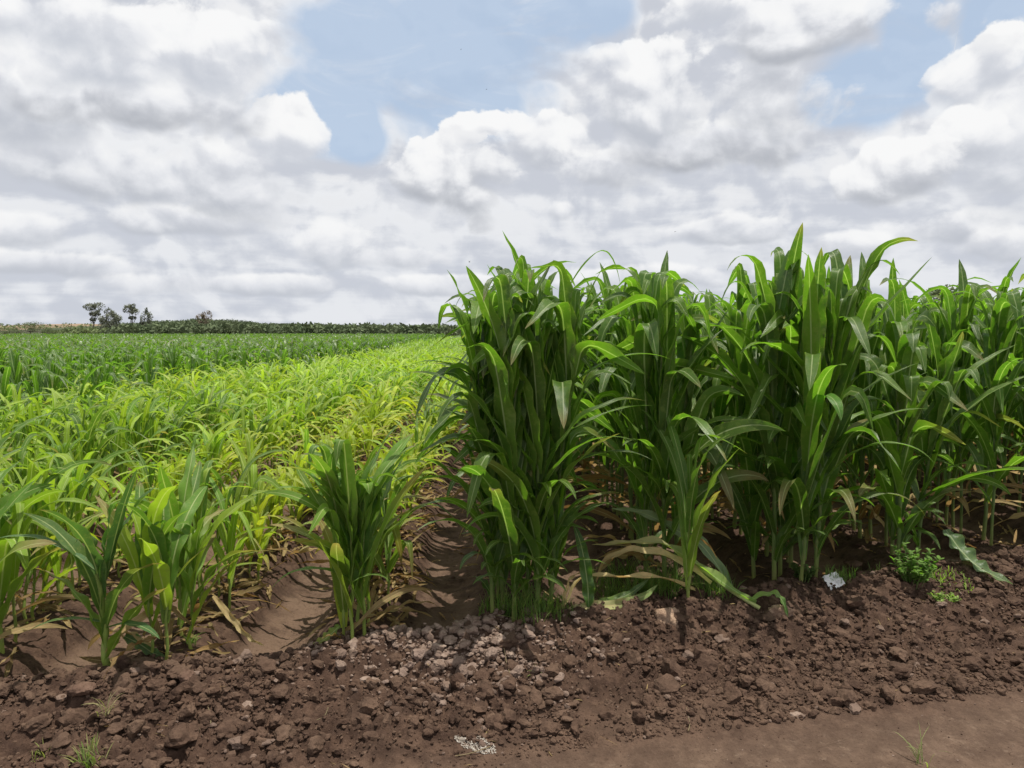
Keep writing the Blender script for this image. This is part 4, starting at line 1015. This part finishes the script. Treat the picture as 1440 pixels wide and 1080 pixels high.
far_tree(8, 474, 457, 120, 40, 'low green bush cut by the left edge, before the far hills', M_BUSH, [(-.2, .4, .7, .4), (.4, .4, .6, .35)], 'bush', 7, .1, 1.2, 'bush')
far_tree(1340, 470, 398, 60, 95, 'round treetop showing just above the tall maize at right', M_BUSH, [(-.3, .7, .5, .2), (.35, .7, .55, .2), (0, .85, .5, .14), (0, .5, .8, .25)], 'tree', 8, .2, 2.0)
far_tree(637, 474, 458, 230, 10, 'small rounded tree at the end of the woodland beside the tall clump', M_GUM, [(0, .6, .8, .35)], seed=9)
for i, (px, top, w, Y) in enumerate(((322, 450, 50, 175), (352, 452, 40, 178), (505, 458, 34, 230), (232, 462, 30, 160), (265, 462, 30, 165))):
    far_tree(px, 475, top, Y, w, ['dark rounded tree at the woodland front, right of the brownish tree', 'dark low tree right of the dark rounded woodland tree', 'dark tree standing at the far woodland edge mid-left', 'low bushy tree at the field edge right of the spiky tree', 'low bushy tree before the brownish two-lobed one'][i], M_WOOD if i != 3 else M_BUSH, [(-.4, .5, .5, .4), (.4, .5, .5, .4), (0, .6, .6, .38)], 'tree', 10 + i, .15, 1.2)
# the woodland belt
q = np.random.default_rng(99); gw = Geo()
def topline(px):     # the wood's outline seen from the field
    return np.interp(px, [-900, -100, 150, 215, 300, 400, 520, 620, 700, 900, 1500, 2400], [464, 464, 459, 450, 451, 455, 460, 462, 462, 460, 458, 458])
for i in range(2600):
    px = q.uniform(170, 640) if i < 1900 else q.uniform(-900, 2300)
    if i >= 1900 and -180 < px < 170: continue
    Y = 135 + 240 * q.random() ** 1.2
    far = (Y - 135) / 240; gtone = q.uniform(.7, 1.2)
    py = 471 + (topline(px) - 471) * (far ** .7) + q.normal(0, .35) - 3.2 * max(0, float(fbm(np.array(px * .021), np.array(far * 2.0), 4, 15)) - .42) / .3
    H = q.uniform(2.5, 4.5); zt = zat(py, Y); x = f_(px, Y); zt = max(zt, H * .7)
    leafcloud(gw, (x, Y, zt - H * .5), (q.uniform(2.5, 5.5), 2.5, H * .5), 100, .36, (.8 * gtone, 1.2 * gtone), .6)
tag(link('woodland', gw.mesh('woodland', M_WOOD, False)), 'distant belt of dark scrubby woodland along the horizon', 'woodland', kind='stuff')
# hills
def hill(name, pts, Y, depth, mat):
    xs = np.array([f_(p[0], Y) for p in pts]); zs = np.array([zat(p[1], Y) for p in pts]); X = np.linspace(xs[0], xs[-1], 160); Zt = np.interp(X, xs, zs)
    rows = [np.stack([X, np.full_like(X, Y - depth), X * 0 - .5], 1), np.stack([X, np.full_like(X, Y - depth * .5), Zt * .55], 1), np.stack([X, np.full_like(X, Y), Zt + .5 * (fbm(X * .2, X * 0, 3, 4) - .5)], 1), np.stack([X, np.full_like(X, Y + depth), X * 0 - .5], 1)]
    g = Geo(); g.add(np.stack(rows), grid_faces(3, 159)); tag(link(name, g.mesh(name, mat)), kind='structure')
hill('dry_hillside', [(-900, 463), (-200, 460), (-50, 460), (40, 457), (90, 455.5), (150, 456), (230, 457), (300, 462)], 420, 130, M_HILL)
hill('wooded_hill', [(120, 464), (215, 455), (300, 455), (400, 458), (520, 462), (620, 464), (760, 463), (1000, 461), (1600, 460), (2400, 462)], 400, 160, simple_mat('scrub_green', (.045, .058, .032), (.09, .10, .055), .08, .95, .1, .4))
hill('far_ridge', [(-1500, 462), (-300, 460), (20, 460), (100, 463), (700, 463.5), (1500, 461), (3000, 460)], 1500, 300, simple_mat('hazy_ridge', (.14, .17, .19), (.18, .21, .23), .01, .95, .1, .4))
# scrub dots on the dry hillside and bushes along the field edge
gb = Geo()
for i in range(260):
    px = q.uniform(-150, 215); Y = q.uniform(330, 415); 
    leafcloud(gb, (f_(px, Y), Y, zat(np.interp(Y, [290, 420], [469, 457]), Y) + .3), (q.uniform(.8, 2.2), 1.5, q.uniform(.5, 1.3)), 18, .5)
for i in range(160):
    px = q.uniform(75, 200); Y = q.uniform(170, 215); leafcloud(gb, (f_(px, Y), Y, 1.0), (q.uniform(1, 2.6), 1.6, q.uniform(.8, 1.6) if px > 95 else .6), 40, .4)
tag(link('scrub', gb.mesh('scrub', M_BUSH, False)), 'low green scrub scattered over the dry hillside and the field edge', 'scrub', kind='stuff')

# birds and one insect in the air
def bird(px, py, Y, span, label, dih=.5):
    t = thing('flying_animal', label, 'bird', at(px, py, Y), .6)
    V, F = ICO[2]; g = Geo(3); W = V * (span * .22, span * .07, span * .06); W[:, 2] += .01; g.add(W, F)
    H = V * span * .055 + (span * .22, 0, span * .02); g.add(H, F); link('body', g.mesh('body', M_BIRD), t)
    for s_ in (-1, 1):
        y = np.linspace(0, span / 2, 6); c = span * (.15 * (1 - (y / (span / 2)) ** 2 * .8)); Vv = np.stack([np.stack([c * .5, s_ * y, y * dih], 1), np.stack([-c * .5 - y * .15, s_ * y, y * dih + .002], 1)]); g = Geo(); g.add(Vv, grid_faces(1, 5)); link('wing', g.mesh('wing', M_BIRD), t)
    g = Geo(); g.add([(-span * .18, -.02 * span, 0), (-span * .34, -.06 * span, 0), (-span * .34, .06 * span, 0), (-span * .18, .02 * span, 0)], [(0, 1, 2, 3)]); link('tail', g.mesh('tail', M_BIRD), t)
bird(660, 369, 14, .06, 'tiny dark insect just above the leftmost tall clump', .9)  # an insect, built with the same winged shape as the birds
bird(949, 326, 40, .16, 'tiny dark bird above the second tall clump', .3)
bird(648, 70, 60, .18, 'tiny dark bird high in the blue gap', .5)
bird(684, 126, 60, .18, 'tiny dark bird below the one high in the blue gap', .4)
